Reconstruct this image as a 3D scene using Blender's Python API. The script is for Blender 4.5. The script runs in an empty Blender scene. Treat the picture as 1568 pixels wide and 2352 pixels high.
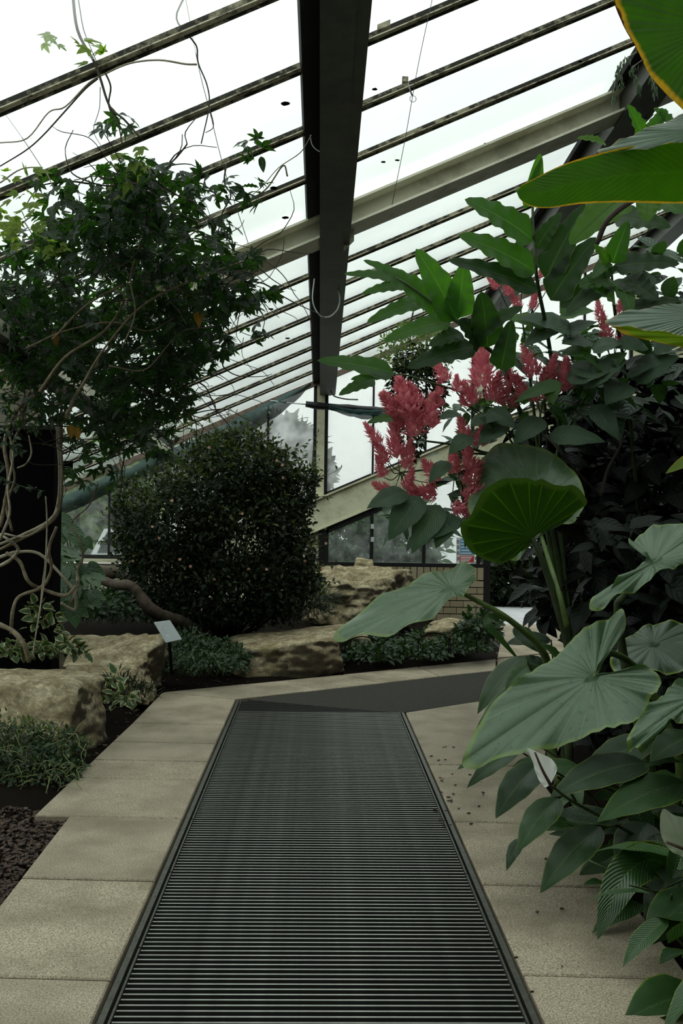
import bpy, bmesh, math, random
import numpy as np
from mathutils import Vector as V, Matrix, noise as mn

# ---------------------------------------------------------------- camera, sky, exposure
scene = bpy.context.scene
C = scene.collection
FPX = 2287.0                       # focal length in pixels of the 1568 x 2352 frame
ROLL = math.radians(0.8); PITCH = math.radians(0.195); EYE = V((0, 0, 1.6))
cam_data = bpy.data.cameras.new('camera'); cam = bpy.data.objects.new('camera', cam_data); C.objects.link(cam)
cam_data.sensor_fit = 'VERTICAL'; cam_data.sensor_height = 36.0; cam_data.lens = 36.0 * FPX / 2352
cam_data.clip_end = 400
fwd = V((0, math.cos(PITCH), math.sin(PITCH)))
up0 = V((0, -math.sin(PITCH), math.cos(PITCH))); rt0 = V((1, 0, 0))
CX = rt0 * math.cos(ROLL) + up0 * math.sin(ROLL); CY = up0 * math.cos(ROLL) - rt0 * math.sin(ROLL)
cam.matrix_world = Matrix(((CX.x, CY.x, -fwd.x, EYE.x), (CX.y, CY.y, -fwd.y, EYE.y), (CX.z, CY.z, -fwd.z, EYE.z), (0, 0, 0, 1)))
scene.camera = cam

world = bpy.data.worlds.new('overcast_sky'); scene.world = world; world.use_nodes = True
wn = world.node_tree; wn.nodes.clear()
w_out = wn.nodes.new('ShaderNodeOutputWorld'); w_bg = wn.nodes.new('ShaderNodeBackground')
w_bg.inputs['Color'].default_value = (0.965, 1.0, 0.975, 1); w_bg.inputs['Strength'].default_value = 1.25
# overcast sky: brightest overhead, dimmer towards the horizon
w_geo = wn.nodes.new('ShaderNodeTexCoord'); w_sep = wn.nodes.new('ShaderNodeSeparateXYZ'); wn.links.new(w_geo.outputs['Generated'], w_sep.inputs[0])
w_cl = wn.nodes.new('ShaderNodeClamp'); wn.links.new(w_sep.outputs[2], w_cl.inputs[0])
w_ma = wn.nodes.new('ShaderNodeMath'); w_ma.operation = 'MULTIPLY_ADD'; w_ma.inputs[1].default_value = 1.16; w_ma.inputs[2].default_value = 0.64
wn.links.new(w_cl.outputs[0], w_ma.inputs[0]); wn.links.new(w_ma.outputs[0], w_bg.inputs['Strength'])
wn.links.new(w_bg.outputs[0], w_out.inputs[0])
scene.view_settings.view_transform = 'Standard'; scene.view_settings.look = 'None'
scene.view_settings.gamma = 1.0; scene.view_settings.use_curve_mapping = False
scene.view_settings.exposure = 0.55
scene.cycles.use_adaptive_sampling = True; scene.cycles.adaptive_threshold = 0.03
scene.cycles.max_bounces = 4; scene.cycles.diffuse_bounces = 2; scene.cycles.glossy_bounces = 2; scene.cycles.transparent_max_bounces = 8
scene.cycles.caustics_reflective = False; scene.cycles.caustics_refractive = False

# ---------------------------------------------------------------- helpers
def ray(u, v):
    return (CX * ((u - 784) / FPX) + CY * ((1176 - v) / FPX) + fwd)
def px(u, v, Y):                   # a point at world depth Y seen at that pixel
    d = ray(u, v); return EYE + d * (Y / d.y)
def gr(u, v, z=0.0):               # a point on the ground
    d = ray(u, v); return EYE + d * ((z - EYE.z) / d.z)
def xz(p): return (p.x, p.y, p.z)

def setp(o, label=None, cat=None, group=None, kind=None):
    if label: o['label'] = label
    if cat: o['category'] = cat
    if group: o['group'] = group
    if kind: o['kind'] = kind
    return o
def thing(name, loc, label=None, cat=None, group=None, kind=None):
    o = bpy.data.objects.new(name, None); C.objects.link(o); o.location = loc; o.empty_display_size = 0.05
    return setp(o, label, cat, group, kind)
def link(name, me, parent=None):
    o = bpy.data.objects.new(name, me); C.objects.link(o)
    if parent is not None: put(o, parent)
    return o
def wloc(o):
    l = o.location.copy(); p = o.parent
    while p is not None: l = l + p.location; p = p.parent
    return l
def put(o, parent):                # parent while keeping world coordinates (parents only translate)
    o.parent = parent; l = V((0, 0, 0)); p = parent
    while p is not None: l = l + p.location; p = p.parent
    o.location = o.location - l
def mesh(name, vs, fs, mat=None, smooth=False, uv=None):
    me = bpy.data.meshes.new(name)
    me.from_pydata([tuple(v) for v in vs], [], fs)
    if uv is not None:
        lay = me.uv_layers.new(name='UVMap')
        idx = np.empty(len(me.loops), dtype=np.int32); me.loops.foreach_get('vertex_index', idx)
        lay.data.foreach_set('uv', np.asarray(uv, dtype=np.float32)[idx].ravel())
    if smooth: me.polygons.foreach_set('use_smooth', [True] * len(me.polygons))
    if mat: me.materials.append(mat)
    me.update(); return me
def obj(name, vs, fs, mat, parent=None, smooth=False, uv=None):
    return link(name, mesh(name, vs, fs, mat, smooth, uv), parent)

class MB:                          # collects several shapes into one mesh
    def __init__(s): s.v = []; s.f = []
    def add(s, vs, fs):
        n = len(s.v); s.v += [tuple(v) for v in vs]; s.f += [tuple(i + n for i in f) for f in fs]; return s
    def build(s, name, mat, parent=None, smooth=False): return obj(name, s.v, s.f, mat, parent, smooth)
BOXF = [(0, 3, 2, 1), (4, 5, 6, 7), (0, 1, 5, 4), (1, 2, 6, 5), (2, 3, 7, 6), (3, 0, 4, 7)]
def beam_geo(a, b, side, upv, w, h):       # box along a-b, w wide along side, h tall along upv (centred)
    a, b = V(a), V(b); s = V(side).normalized() * (w / 2); u = V(upv).normalized() * (h / 2)
    return [a - s - u, b - s - u, b + s - u, a + s - u, a - s + u, b - s + u, b + s + u, a + s + u], BOXF
def box_geo(c, s):
    c = V(c); return beam_geo(c - V((0, s[1] / 2, 0)), c + V((0, s[1] / 2, 0)), (1, 0, 0), (0, 0, 1), s[0], s[2])
def prism_geo(poly, z0, z1, ch=0.004):     # flat polygon (ccw list of xy) with a small chamfer on top
    n = len(poly); P = [V((p[0], p[1], 0)) for p in poly]; c = sum(P, V((0, 0, 0))) / n
    ar = sum(P[i].x * P[(i + 1) % n].y - P[(i + 1) % n].x * P[i].y for i in range(n))
    if ar < 0: P.reverse()
    ins = []
    for i in range(n):
        e1 = (P[i] - P[i - 1]).normalized(); e2 = (P[(i + 1) % n] - P[i]).normalized()
        n1 = V((-e1.y, e1.x, 0)); n2 = V((-e2.y, e2.x, 0)); m = (n1 + n2); d = max(0.3, 1 + n1.dot(n2))
        ins.append(P[i] + m * (ch / d))
    vs = [p + V((0, 0, z0)) for p in P] + [p + V((0, 0, z1 - ch)) for p in P] + [p + V((0, 0, z1)) for p in ins]
    fs = [tuple(range(n - 1, -1, -1)), tuple(range(2 * n, 3 * n))]
    for k in (0, n):
        for i in range(n): j = (i + 1) % n; fs.append((k + i, k + j, k + n + j, k + n + i))
    return vs, fs
def smooth_path(pts, n=6):                 # Catmull-Rom through the points
    pts = [V(p) for p in pts]; P = [pts[0] * 2 - pts[1]] + pts + [pts[-1] * 2 - pts[-2]]; out = []
    for i in range(1, len(P) - 2):
        for k in range(n):
            t = k / n; a, b, c, d = P[i - 1:i + 3]
            out.append(0.5 * ((2 * b) + (c - a) * t + (2 * a - 5 * b + 4 * c - d) * t * t + (3 * b - a - 3 * c + d) * t ** 3))
    return out + [pts[-1]]
def tube_geo(pts, r0, r1=None, seg=6, wob=0):
    pts = [V(p) for p in pts]; n = len(pts); r1 = r0 if r1 is None else r1; vs = []; fs = []
    ref = V((0.31, 0.2, 0.93)).normalized()
    for i, p in enumerate(pts):
        t = (pts[min(i + 1, n - 1)] - pts[max(i - 1, 0)])
        t = t.normalized() if t.length > 1e-9 else V((0, 0, 1))
        a = t.cross(ref)
        if a.length < 1e-3: a = t.cross(V((1, 0, 0)))
        a.normalize(); b = t.cross(a); ref = a.cross(t) if False else ref
        r = r0 + (r1 - r0) * i / max(1, n - 1)
        if wob: r *= 1 + wob * mn.noise(p * 14)
        for k in range(seg):
            th = 2 * math.pi * k / seg; vs.append(p + a * (r * math.cos(th)) + b * (r * math.sin(th)))
    for i in range(n - 1):
        for k in range(seg):
            j = (k + 1) % seg; fs.append((i * seg + k, i * seg + j, (i + 1) * seg + j, (i + 1) * seg + k))
    fs.append(tuple(range(seg - 1, -1, -1))); fs.append(tuple((n - 1) * seg + k for k in range(seg)))
    return vs, fs
def tube(name, pts, r0, mat, parent=None, r1=None, seg=6, sm=6, wob=0):
    P = smooth_path(pts, sm) if sm else pts
    vs, fs = tube_geo(P, r0, r1, seg, wob); return obj(name, vs, fs, mat, parent, True)

# ---------------------------------------------------------------- materials
MATS = {}
class NT:
    def __init__(s, name):
        s.m = bpy.data.materials.new(name); s.m.use_nodes = True; s.t = s.m.node_tree; s.t.nodes.clear(); MATS[name] = s.m
        s.out = s.n('OutputMaterial')
    def n(s, typ, **kw):
        nd = s.t.nodes.new('ShaderNode' + typ)
        for k, v in kw.items():
            if hasattr(nd, k): setattr(nd, k, v)
            else: nd.inputs[k.replace('_', ' ')].default_value = v
        return nd
    def l(s, a, b): s.t.links.new(a, b)
    def noise(s, scale, detail=4, rough=0.6, coord='Object', vec=None):
        nd = s.n('TexNoise', Scale=scale, Detail=detail, Roughness=rough)
        if vec is None: vec = s.n('TexCoord').outputs[coord]
        s.l(vec, nd.inputs['Vector']); return nd.outputs['Fac']
    def ramp(s, fac, stops):
        nd = s.n('ValToRGB'); e = nd.color_ramp.elements
        while len(e) < len(stops): e.new(0.5)
        for i, (p, c) in enumerate(stops): e[i].position = p; e[i].color = (*c, 1) if len(c) == 3 else c
        s.l(fac, nd.inputs[0]); return nd.outputs[0]
    def mix(s, fac, a, b, typ='MIX'):
        nd = s.n('MixRGB', blend_type=typ)
        for k, v in ((0, fac), (1, a), (2, b)):
            if hasattr(v, 'is_output'): s.l(v, nd.inputs[k])
            else: nd.inputs[k].default_value = v if k == 0 else (*v, 1)
        return nd.outputs[0]
    def math(s, op, a, b=0.0, c=None):
        nd = s.n('Math', operation=op)
        for k, v in enumerate((a, b) if c is None else (a, b, c)):
            if hasattr(v, 'is_output'): s.l(v, nd.inputs[k])
            else: nd.inputs[k].default_value = v
        return nd.outputs[0]
    def bump(s, h, strength=0.3, dist=0.02):
        nd = s.n('Bump', Strength=strength, Distance=dist); s.l(h, nd.inputs['Height']); return nd.outputs[0]
    def bsdf(s, col, rough=0.6, metal=0.0, bump=None, spec=0.5):
        b = s.n('BsdfPrincipled', Roughness=0.6, Metallic=metal)
        b.inputs['Specular IOR Level'].default_value = spec
        if hasattr(col, 'is_output'): s.l(col, b.inputs['Base Color'])
        else: b.inputs['Base Color'].default_value = (*col, 1)
        if hasattr(rough, 'is_output'): s.l(rough, b.inputs['Roughness'])
        else: b.inputs['Roughness'].default_value = rough
        if bump is not None: s.l(bump, b.inputs['Normal'])
        return b
    def done(s, sh): s.l(sh.outputs[0] if hasattr(sh, 'outputs') else sh, s.out.inputs[0]); return s.m

def simple(name, col, rough=0.6, metal=0.0, scale=30, var=0.25, bump=0.15, spec=0.4):
    t = NT(name); nz = t.noise(scale, 5)
    c = t.mix(t.ramp(nz, [(0.3, (0, 0, 0)), (0.75, (1, 1, 1))]), tuple(x * (1 - var) for x in col), tuple(min(1, x * (1 + var)) for x in col))
    return t.done(t.bsdf(c, rough, metal, t.bump(nz, bump, 0.004) if bump else None, spec))
def make_slab():
    t = NT('paving_slab'); oi = t.n('ObjectInfo').outputs['Random']
    fine = t.noise(150, 3, 0.85); mid = t.noise(34, 4); big = t.noise(2.2, 4)
    c = t.ramp(fine, [(0.38, (0.08, 0.065, 0.042)), (0.49, (0.395, 0.325, 0.232)), (0.62, (0.65, 0.555, 0.43))])
    c = t.mix(t.ramp(mid, [(0.3, (0, 0, 0)), (0.7, (0.3, 0.3, 0.3))]), c, (0.395, 0.325, 0.232))
    c = t.mix(t.ramp(big, [(0.40, (0, 0, 0)), (0.66, (0.7, 0.7, 0.7))]), c, (0.15, 0.122, 0.075))
    c = t.mix(t.math('MULTIPLY', oi, 0.3), c, (0.20, 0.18, 0.135))
    t.done(t.bsdf(c, 0.8, 0, t.bump(fine, 0.5, 0.003), 0.25))
make_slab()
def make_soil():
    t = NT('soil'); a = t.noise(60, 6, 0.8); b = t.noise(7, 3)
    c = t.ramp(a, [(0.3, (0.004, 0.003, 0.002)), (0.6, (0.014, 0.009, 0.006)), (0.8, (0.05, 0.032, 0.02))])
    t.done(t.bsdf(c, 0.9, 0, t.bump(a, 0.8, 0.02), 0.05))
make_soil()
def make_rock():
    t = NT('sandstone'); oi = t.n('ObjectInfo').outputs['Random']; tc = t.n('TexCoord').outputs['Object']
    sv = t.n('VectorMath', operation='ADD'); t.l(tc, sv.inputs[0]); t.l(oi, sv.inputs[1]); tc = sv.outputs[0]
    a = t.noise(5, 8, 0.68, vec=tc); b = t.noise(26, 6, 0.75, vec=tc); d = t.noise(1.6, 5, 0.6, vec=tc)
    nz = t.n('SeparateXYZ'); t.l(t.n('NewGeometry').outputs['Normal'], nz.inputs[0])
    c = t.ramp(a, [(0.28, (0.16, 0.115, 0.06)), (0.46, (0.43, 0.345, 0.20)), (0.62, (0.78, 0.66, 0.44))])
    side = t.math('SUBTRACT', 1.0, t.math('MULTIPLY', nz.outputs[2], 1.4))      # patchy darker tone on steep faces
    steep_dark = t.math('MULTIPLY', t.math('ADD', side, 0.05), t.ramp(d, [(0.30, (0, 0, 0)), (0.47, (1, 1, 1))]))
    c = t.mix(t.ramp(steep_dark, [(0.2, (0, 0, 0)), (0.75, (0.92, 0.92, 0.92))]), c, (0.055, 0.043, 0.027))
    c = t.mix(t.ramp(b, [(0.46, (0.45, 0.45, 0.45)), (0.6, (0, 0, 0))]), c, (0.06, 0.048, 0.03))
    moss = t.math('MULTIPLY', t.ramp(t.noise(2.7, 5, 0.7, vec=tc), [(0.56, (0, 0, 0)), (0.72, (0.5, 0.5, 0.5))]), 1.0)
    c = t.mix(moss, c, (0.20, 0.18, 0.045))
    h = t.math('ADD', t.math('MULTIPLY', a, 1.2), b)
    t.done(t.bsdf(c, 0.88, 0, t.bump(h, 0.8, 0.035), 0.2))
make_rock()
simple('steel_bar', (0.40, 0.41, 0.37), 0.42, 0.85, 12, 0.25, 0.05); simple('bar_side', (0.03, 0.03, 0.027), 0.6, 0.2, 12, 0.25, 0.05)
simple('dark_pit', (0.009, 0.0085, 0.008), 0.8, 0, 20)
simple('frame_metal', (0.09, 0.09, 0.075), 0.5, 0.6, 40, 0.35)
def make_mat_carpet():
    t = NT('mat_carpet'); tc = t.n('TexCoord').outputs['Object']
    mp = t.n('Mapping'); mp.inputs['Rotation'].default_value = (0, 0, -0.57); mp.inputs['Scale'].default_value = (6, 90, 1); t.l(tc, mp.inputs[0])
    a = t.noise(3, 4, 0.7, vec=mp.outputs[0]); b = t.noise(400, 2)
    c = t.ramp(a, [(0.3, (0.022, 0.021, 0.018)), (0.7, (0.075, 0.07, 0.06))])
    t.done(t.bsdf(c, 0.95, 0, t.bump(b, 0.6, 0.004), 0.1))
make_mat_carpet()
def paint(name, col, grime, amt, rough=0.5, scale=9):
    t = NT(name); a = t.noise(scale, 8, 0.75); b = t.noise(scale * 0.2, 3)
    f = t.ramp(t.math('MULTIPLY', a, t.math('ADD', b, 0.5)), [(0.5 - amt, (0, 0, 0)), (0.5 - amt + 0.16, (1, 1, 1))])
    c = t.mix(f, grime, col)
    t.done(t.bsdf(c, rough, 0, t.bump(a, 0.1, 0.003), 0.35))
paint('cream_paint', (0.80, 0.78, 0.56), (0.58, 0.55, 0.37), 0.1, 0.5, 3)
paint('bar_cream', (0.80, 0.74, 0.53), (0.10, 0.08, 0.05), 0.13, 0.6, 14)
paint('bar_dirty', (0.36, 0.33, 0.22), (0.02, 0.018, 0.012), 0.02, 0.7, 12)
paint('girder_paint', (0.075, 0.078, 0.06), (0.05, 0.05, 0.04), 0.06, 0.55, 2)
paint('girder_dark', (0.02, 0.021, 0.018), (0.008, 0.008, 0.007), 0.0, 0.7, 5)
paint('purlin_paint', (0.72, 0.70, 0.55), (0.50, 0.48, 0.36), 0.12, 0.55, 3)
simple('black_frame', (0.010, 0.010, 0.010), 0.45, 0, 20, 0.3, 0.05)
simple('black_post', (0.004, 0.0045, 0.004), 0.9, 0, 20, 0.3, 0.1, 0.03)
simple('brown_fascia', (0.16, 0.115, 0.085), 0.7, 0, 14, 0.5)
def make_pane(name, tint, haze, hazecol, scale=2.0, lo=0.35, hi=0.75, spots=0.0):
    t = NT(name); tc = t.n('TexCoord').outputs['Object']; oi = t.n('ObjectInfo').outputs['Random']
    tr = t.n('BsdfTransparent'); tr.inputs[0].default_value = (*tint, 1)
    tl = t.n('BsdfTranslucent'); tl.inputs[0].default_value = (*hazecol, 1)
    gl = t.n('BsdfGlossy', Roughness=0.25); gl.inputs[0].default_value = (0.8, 0.85, 0.83, 1)
    sv = t.n('VectorMath', operation='ADD'); t.l(tc, sv.inputs[0]); t.l(t.math('MULTIPLY', oi, 9.0), sv.inputs[1])
    f = t.ramp(t.noise(scale, 2, 0.7, vec=sv.outputs[0]), [(lo, (haze[0],) * 3), (hi, (haze[1],) * 3)])
    m = t.n('MixShader'); t.l(f, m.inputs[0]); t.l(tr.outputs[0], m.inputs[1]); t.l(tl.outputs[0], m.inputs[2])
    if spots:                       # dirt specks
        d = t.n('BsdfDiffuse'); d.inputs[0].default_value = (0.02, 0.022, 0.015, 1)
        sf = t.ramp(t.noise(7.0, 2, 0.5, vec=sv.outputs[0]), [(0.745, (0, 0, 0)), (0.775, (spots,) * 3)])
        m3 = t.n('MixShader'); t.l(sf, m3.inputs[0]); t.l(m.outputs[0], m3.inputs[1]); t.l(d.outputs[0], m3.inputs[2]); m = m3
    m2 = t.n('MixShader'); lw_ = t.n('LayerWeight', Blend=0.5); t.l(t.math('ADD', 0.03, t.math('MULTIPLY', t.math('POWER', lw_.outputs['Facing'], 3.5), 0.95)), m2.inputs[0]); t.l(m.outputs[0], m2.inputs[1]); t.l(gl.outputs[0], m2.inputs[2])
    t.done(m2)
make_pane('roof_glass', (0.77, 0.84, 0.81), (0.10, 0.45), (0.78, 0.84, 0.81), 1.3, spots=0.0)
make_pane('misted_glass', (0.80, 0.85, 0.82), (0.2, 0.7), (0.80, 0.85, 0.82), 3.0)
make_pane('clear_glass', (0.74, 0.80, 0.77), (0.06, 0.3), (0.5, 0.55, 0.52), 4.0)
def make_brick():
    t = NT('brick_buff'); oi = t.n('ObjectInfo').outputs['Random']; a = t.noise(60, 5, 0.7)
    c = t.mix(oi, (0.33, 0.27, 0.17), (0.44, 0.38, 0.26)); c = t.mix(t.math('MULTIPLY', a, 0.6), c, (0.2, 0.16, 0.1))
    t.done(t.bsdf(c, 0.85, 0, t.bump(a, 0.4, 0.004), 0.2))
make_brick()
simple('mortar', (0.05, 0.042, 0.03), 0.9)
simple('plinth_render', (0.36, 0.335, 0.24), 0.85, 0, 8, 0.2)
simple('outdoor_paving', (0.34, 0.36, 0.36), 0.8, 0, 3, 0.2)
simple('outdoor_grass', (0.10, 0.14, 0.05), 0.9, 0, 5, 0.4)
simple('dark_wall', (0.05, 0.06, 0.045), 0.9, 0, 3, 0.4)
def make_net():
    t = NT('green_net'); a = t.noise(25, 5, 0.7)
    c = t.ramp(a, [(0.3, (0.003, 0.014, 0.013)), (0.7, (0.010, 0.055, 0.046))])
    d = t.bsdf(c, 0.8); tr = t.n('BsdfTransparent'); m = t.n('MixShader'); m.inputs[0].default_value = 0.10
    t.l(d.outputs[0], m.inputs[1]); t.l(tr.outputs[0], m.inputs[2]); t.done(m)
make_net()
simple('wire', (0.06, 0.06, 0.055), 0.5, 0.3, 20, 0.2, 0)
simple('pale_plastic', (0.62, 0.66, 0.64), 0.4, 0, 20, 0.1, 0)
simple('galvanised', (0.5, 0.52, 0.52), 0.45, 0.7, 40, 0.3, 0.1)
# ---------------------------------------------------------------- the glass roof
SL = V((1, 0, 0.437))                         # up the slope
DD = V((-0.021, 1, -0.047))                   # along the girders
P0 = px(738, 868, 15.0)                       # eaves point over the middle gable post
UPN = SL.cross(DD).normalized()
UPN = UPN if UPN.z > 0 else -UPN
def roof(a, b, h=0.0): return P0 + SL * a + DD * b + UPN * h     # a metres along X, b = Y - 15
BAY = 2.36; MOD = 0.79
bars = [-0.88 - MOD * i for i in range(20)]   # depth of each glazing bar behind the gable
gird = [BAY * k for k in range(-3, 4)]
A0, A1 = gird[0], gird[-1]
ceiling = thing('ceiling', roof(0, -8), 'sloping patent-glazed roof of pale frosted panes between parallel bars', None, None, 'structure')
edges = [0.12] + bars
for gi in range(len(gird) - 1):
    for bi in range(len(edges) - 1):
        a0, a1, b0, b1 = gird[gi], gird[gi + 1], edges[bi + 1], edges[bi]
        vs = [roof(a0, b0, .0), roof(a1, b0, .0), roof(a1, b1, .0), roof(a0, b1, .0), roof(a0, b0, .008), roof(a1, b0, .008), roof(a1, b1, .008), roof(a0, b1, .008)]
        o = obj('glass_pane', vs[:4], [(0, 1, 2, 3)], MATS['roof_glass'], ceiling)
HEAVY = 8
for i, b in enumerate(bars):
    if i == HEAVY: continue
    r = random.Random(i)
    vs, fs = beam_geo(roof(A0, b, -.012), roof(A1, b, -.012), DD, UPN, .05, .024)
    g = obj('glazing_bar', vs, fs, MATS['bar_dirty'], ceiling)
    for off in (-.016, .006):
        vs, fs = beam_geo(roof(A0, b + off, -.027), roof(A1, b + off, -.027), DD, UPN, .016, .008)
        obj('cover_strip', vs, fs, MATS['bar_cream'], g)
    vs, fs = beam_geo(roof(A0, b + .019, -.034), roof(A1, b + .019, -.034), DD, UPN, .006, .024)
    obj('web', vs, fs, MATS['bar_dirty'], g)
def ibeam(name, a, b, side, upv, w, h, tf, tw, m1, m2, parent):
    e = link(name, mesh(name, *beam_geo(a, b, side, upv, tw, h - 2 * tf), MATS[m1]), parent); u = V(upv).normalized()
    for s_, nm in ((-1, 'lower_flange'), (1, 'upper_flange')):
        d = u * (s_ * (h - tf) / 2)
        obj(nm, *beam_geo(V(a) + d, V(b) + d, side, upv, w, tf), MATS[m2], e)
    return e
b = bars[HEAVY] = bars[HEAVY] + .10
ibeam('purlin', roof(A0, b, -.13), roof(A1, b, -.13), DD, UPN, .30, .18, .018, .02, 'purlin_paint', 'purlin_paint', ceiling)
for gk, a in enumerate(gird):
    # channel-shaped girder under the glass, a dark flashing above it
    vs, fs = beam_geo(roof(a, bars[-1], -.03), roof(a, 0.0, -.03), SL, UPN, .30, .035)
    obj('flashing', vs, fs, MATS['girder_dark'], ceiling)
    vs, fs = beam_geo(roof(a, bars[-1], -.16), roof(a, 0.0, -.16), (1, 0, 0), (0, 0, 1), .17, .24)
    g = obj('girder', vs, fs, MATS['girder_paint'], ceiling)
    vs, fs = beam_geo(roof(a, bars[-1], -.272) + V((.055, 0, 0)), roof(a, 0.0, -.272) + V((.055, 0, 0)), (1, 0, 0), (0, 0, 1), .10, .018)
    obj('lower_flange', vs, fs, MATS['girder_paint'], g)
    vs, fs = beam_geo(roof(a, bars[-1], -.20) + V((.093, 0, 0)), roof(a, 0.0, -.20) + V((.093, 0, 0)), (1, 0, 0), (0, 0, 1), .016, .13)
    obj('lit_side_strip', vs, fs, MATS['purlin_paint'], g)  # pale strip paints in the light on the girder's right side
    for bb in (bars[HEAVY], ):
        vs, fs = beam_geo(roof(a, bb, -.2) + V((.09, 0, -.05)), roof(a, bb, -.2) + V((.17, 0, .03)), DD, (0, 0, 1), .012, .14)
        obj('gusset_plate', vs, fs, MATS['purlin_paint'], g)
# black clad column under the next girder to the left
LC = px(60, 1200, 8.3)
# ---------------------------------------------------------------- gable end wall (plane Y = 15)
GY = 15.0
def gx(u): return px(u, 1100, GY).x
wall = thing('wall_gable', V((P0.x, GY, 0)), 'cream framed glazed gable end with sloping beam and low windows', None, None, 'structure')
def gz(x): return P0.z + .437 * (x - P0.x)                    # height of the roof edge
SILLZ = px(800, 1292, GY).z
def slopez(x, du): # sloping cream beam
    return px(740, 1142, GY).z + .437 * (x - P0.x) + du
BT = px(740, 1218, GY).z - px(740, 1142, GY).z               # beam depth (negative)
XL, XR = P0.x - 5.2, P0.x + 7.1
obj('sloping_beam', *beam_geo(V((XL + 1.5, GY, slopez(XL + 1.5, BT / 2))), V((XR, GY, slopez(XR, BT / 2))), (0, 1, 0), (0, 0, 1), .16, -BT), MATS['cream_paint'], wall)
obj('beam_lip', *beam_geo(V((XL + 1.5, GY - .10, slopez(XL + 1.5, -.015))), V((XR, GY - .10, slopez(XR, -.015))), (0, 1, 0), (0, 0, 1), .06, .03), MATS['cream_paint'], wall)
obj('beam_lip', *beam_geo(V((XL + 1.5, GY - .085, slopez(XL + 1.5, BT + .012))), V((XR, GY - .085, slopez(XR, BT + .012))), (0, 1, 0), (0, 0, 1), .03, .024), MATS['cream_paint'], wall)
cols = [P0.x + MOD * k for k in range(-6, 10)]
def vpost(name, x, z0, z1, w, d, mat, parent=wall, y=GY): return obj(name, *beam_geo(V((x, y, z0)), V((x, y, z1)), (1, 0, 0), (0, 1, 0), w, d), MATS[mat], parent)
for i, x in enumerate(cols):
    k = i - 6
    lo = max(slopez(x, -.02), SILLZ)
    if k % 3 == 0:
        vpost('post', x, lo if k >= 0 else SILLZ, gz(x) - .02, .12, .14, 'cream_paint')
    else:
        if gz(x) - .05 > lo: vpost('mullion', x, lo, gz(x) - .05, .032, .06, 'black_frame')
# upper panes
for i in range(len(cols) - 1):
    x0, x1 = cols[i], cols[i + 1]; k = i - 6
    e0 = .085 if k % 3 == 0 else .02; e1 = .085 if (k + 1) % 3 == 0 else .02
    xa, xb = x0 + e0, x1 - e1
    za, zb = max(slopez(xa, .0), SILLZ), max(slopez(xb, .0), SILLZ)
    ta, tb = gz(xa) - .03, gz(xb) - .03
    if tb - zb < .15: continue
    pn = obj('window_pane', [V((xa, GY, za)), V((xb, GY, zb)), V((xb, GY, tb)), V((xa, GY, ta))], [(0, 1, 2, 3)], MATS['misted_glass' if k >= -3 else 'clear_glass'], wall)
    fw = .035; mb = MB()
    for pa, pb in (((xa, za + fw / 2), (xb, zb + fw / 2)), ((xa, ta - fw / 2), (xb, tb - fw / 2))):
        mb.add(*beam_geo(V((pa[0], GY, pa[1])), V((pb[0], GY, pb[1])), (0, 1, 0), (0, 0, 1), .06, fw))
    if k % 3 == 0: mb.add(*beam_geo(V((xa, GY, za)), V((xa, GY, ta)), (1, 0, 0), (0, 1, 0), .05, .06))
    if (k + 1) % 3 == 0: mb.add(*beam_geo(V((xb, GY, zb)), V((xb, GY, tb)), (1, 0, 0), (0, 1, 0), .05, .06))
    mb.build('pane_frame', MATS['black_frame'], pn)
# roof edge fascia
obj('fascia', *beam_geo(V((XL, GY - .06, gz(XL) - .05)), V((XR, GY - .06, gz(XR) - .05)), (0, 1, 0), (0, 0, 1), .05, .09), MATS['brown_fascia'], wall)
# low windows under the sloping beam
xw0 = gx(738)
lw = [gx(738), gx(855), gx(975), gx(1100)]
DOORX = gx(1112)
for i in range(3):
    xa, xb = lw[i] + .02, lw[i + 1] - .02
    if i == 0: xa = lw[0] + .09
    ta, tb = slopez(xa, BT - .10), slopez(xb, BT - .10)
    pn = obj('window_pane', [V((xa, GY, SILLZ)), V((xb, GY, SILLZ)), V((xb, GY, tb)), V((xa, GY, ta))], [(0, 1, 2, 3)], MATS['clear_glass'], wall)
    mb = MB(); mb.add(*beam_geo(V((xa, GY, ta + .05)), V((xb, GY, tb + .05)), (0, 1, 0), (0, 0, 1), .07, .10))
    mb.build('pane_frame', MATS['black_frame'], pn)
for i, x in enumerate(lw):
    w = .15 if i == 0 else .05
    vpost('mullion', x + (.045 if i == 0 else 0), SILLZ, slopez(x, BT - .0), w, .07, 'black_frame')
obj('window_sill', *beam_geo(V((lw[0] - .02, GY - .02, SILLZ - .015)), V((DOORX, GY - .02, SILLZ - .015)), (0, 1, 0), (0, 0, 1), .12, .05), MATS['black_frame'], wall)
for vv in (1209, 1239):
    p = px(855, vv, GY - .045); obj('white_tag', *box_geo(p, (.05, .012, .07)), MATS['pale_plastic'], wall)
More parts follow.
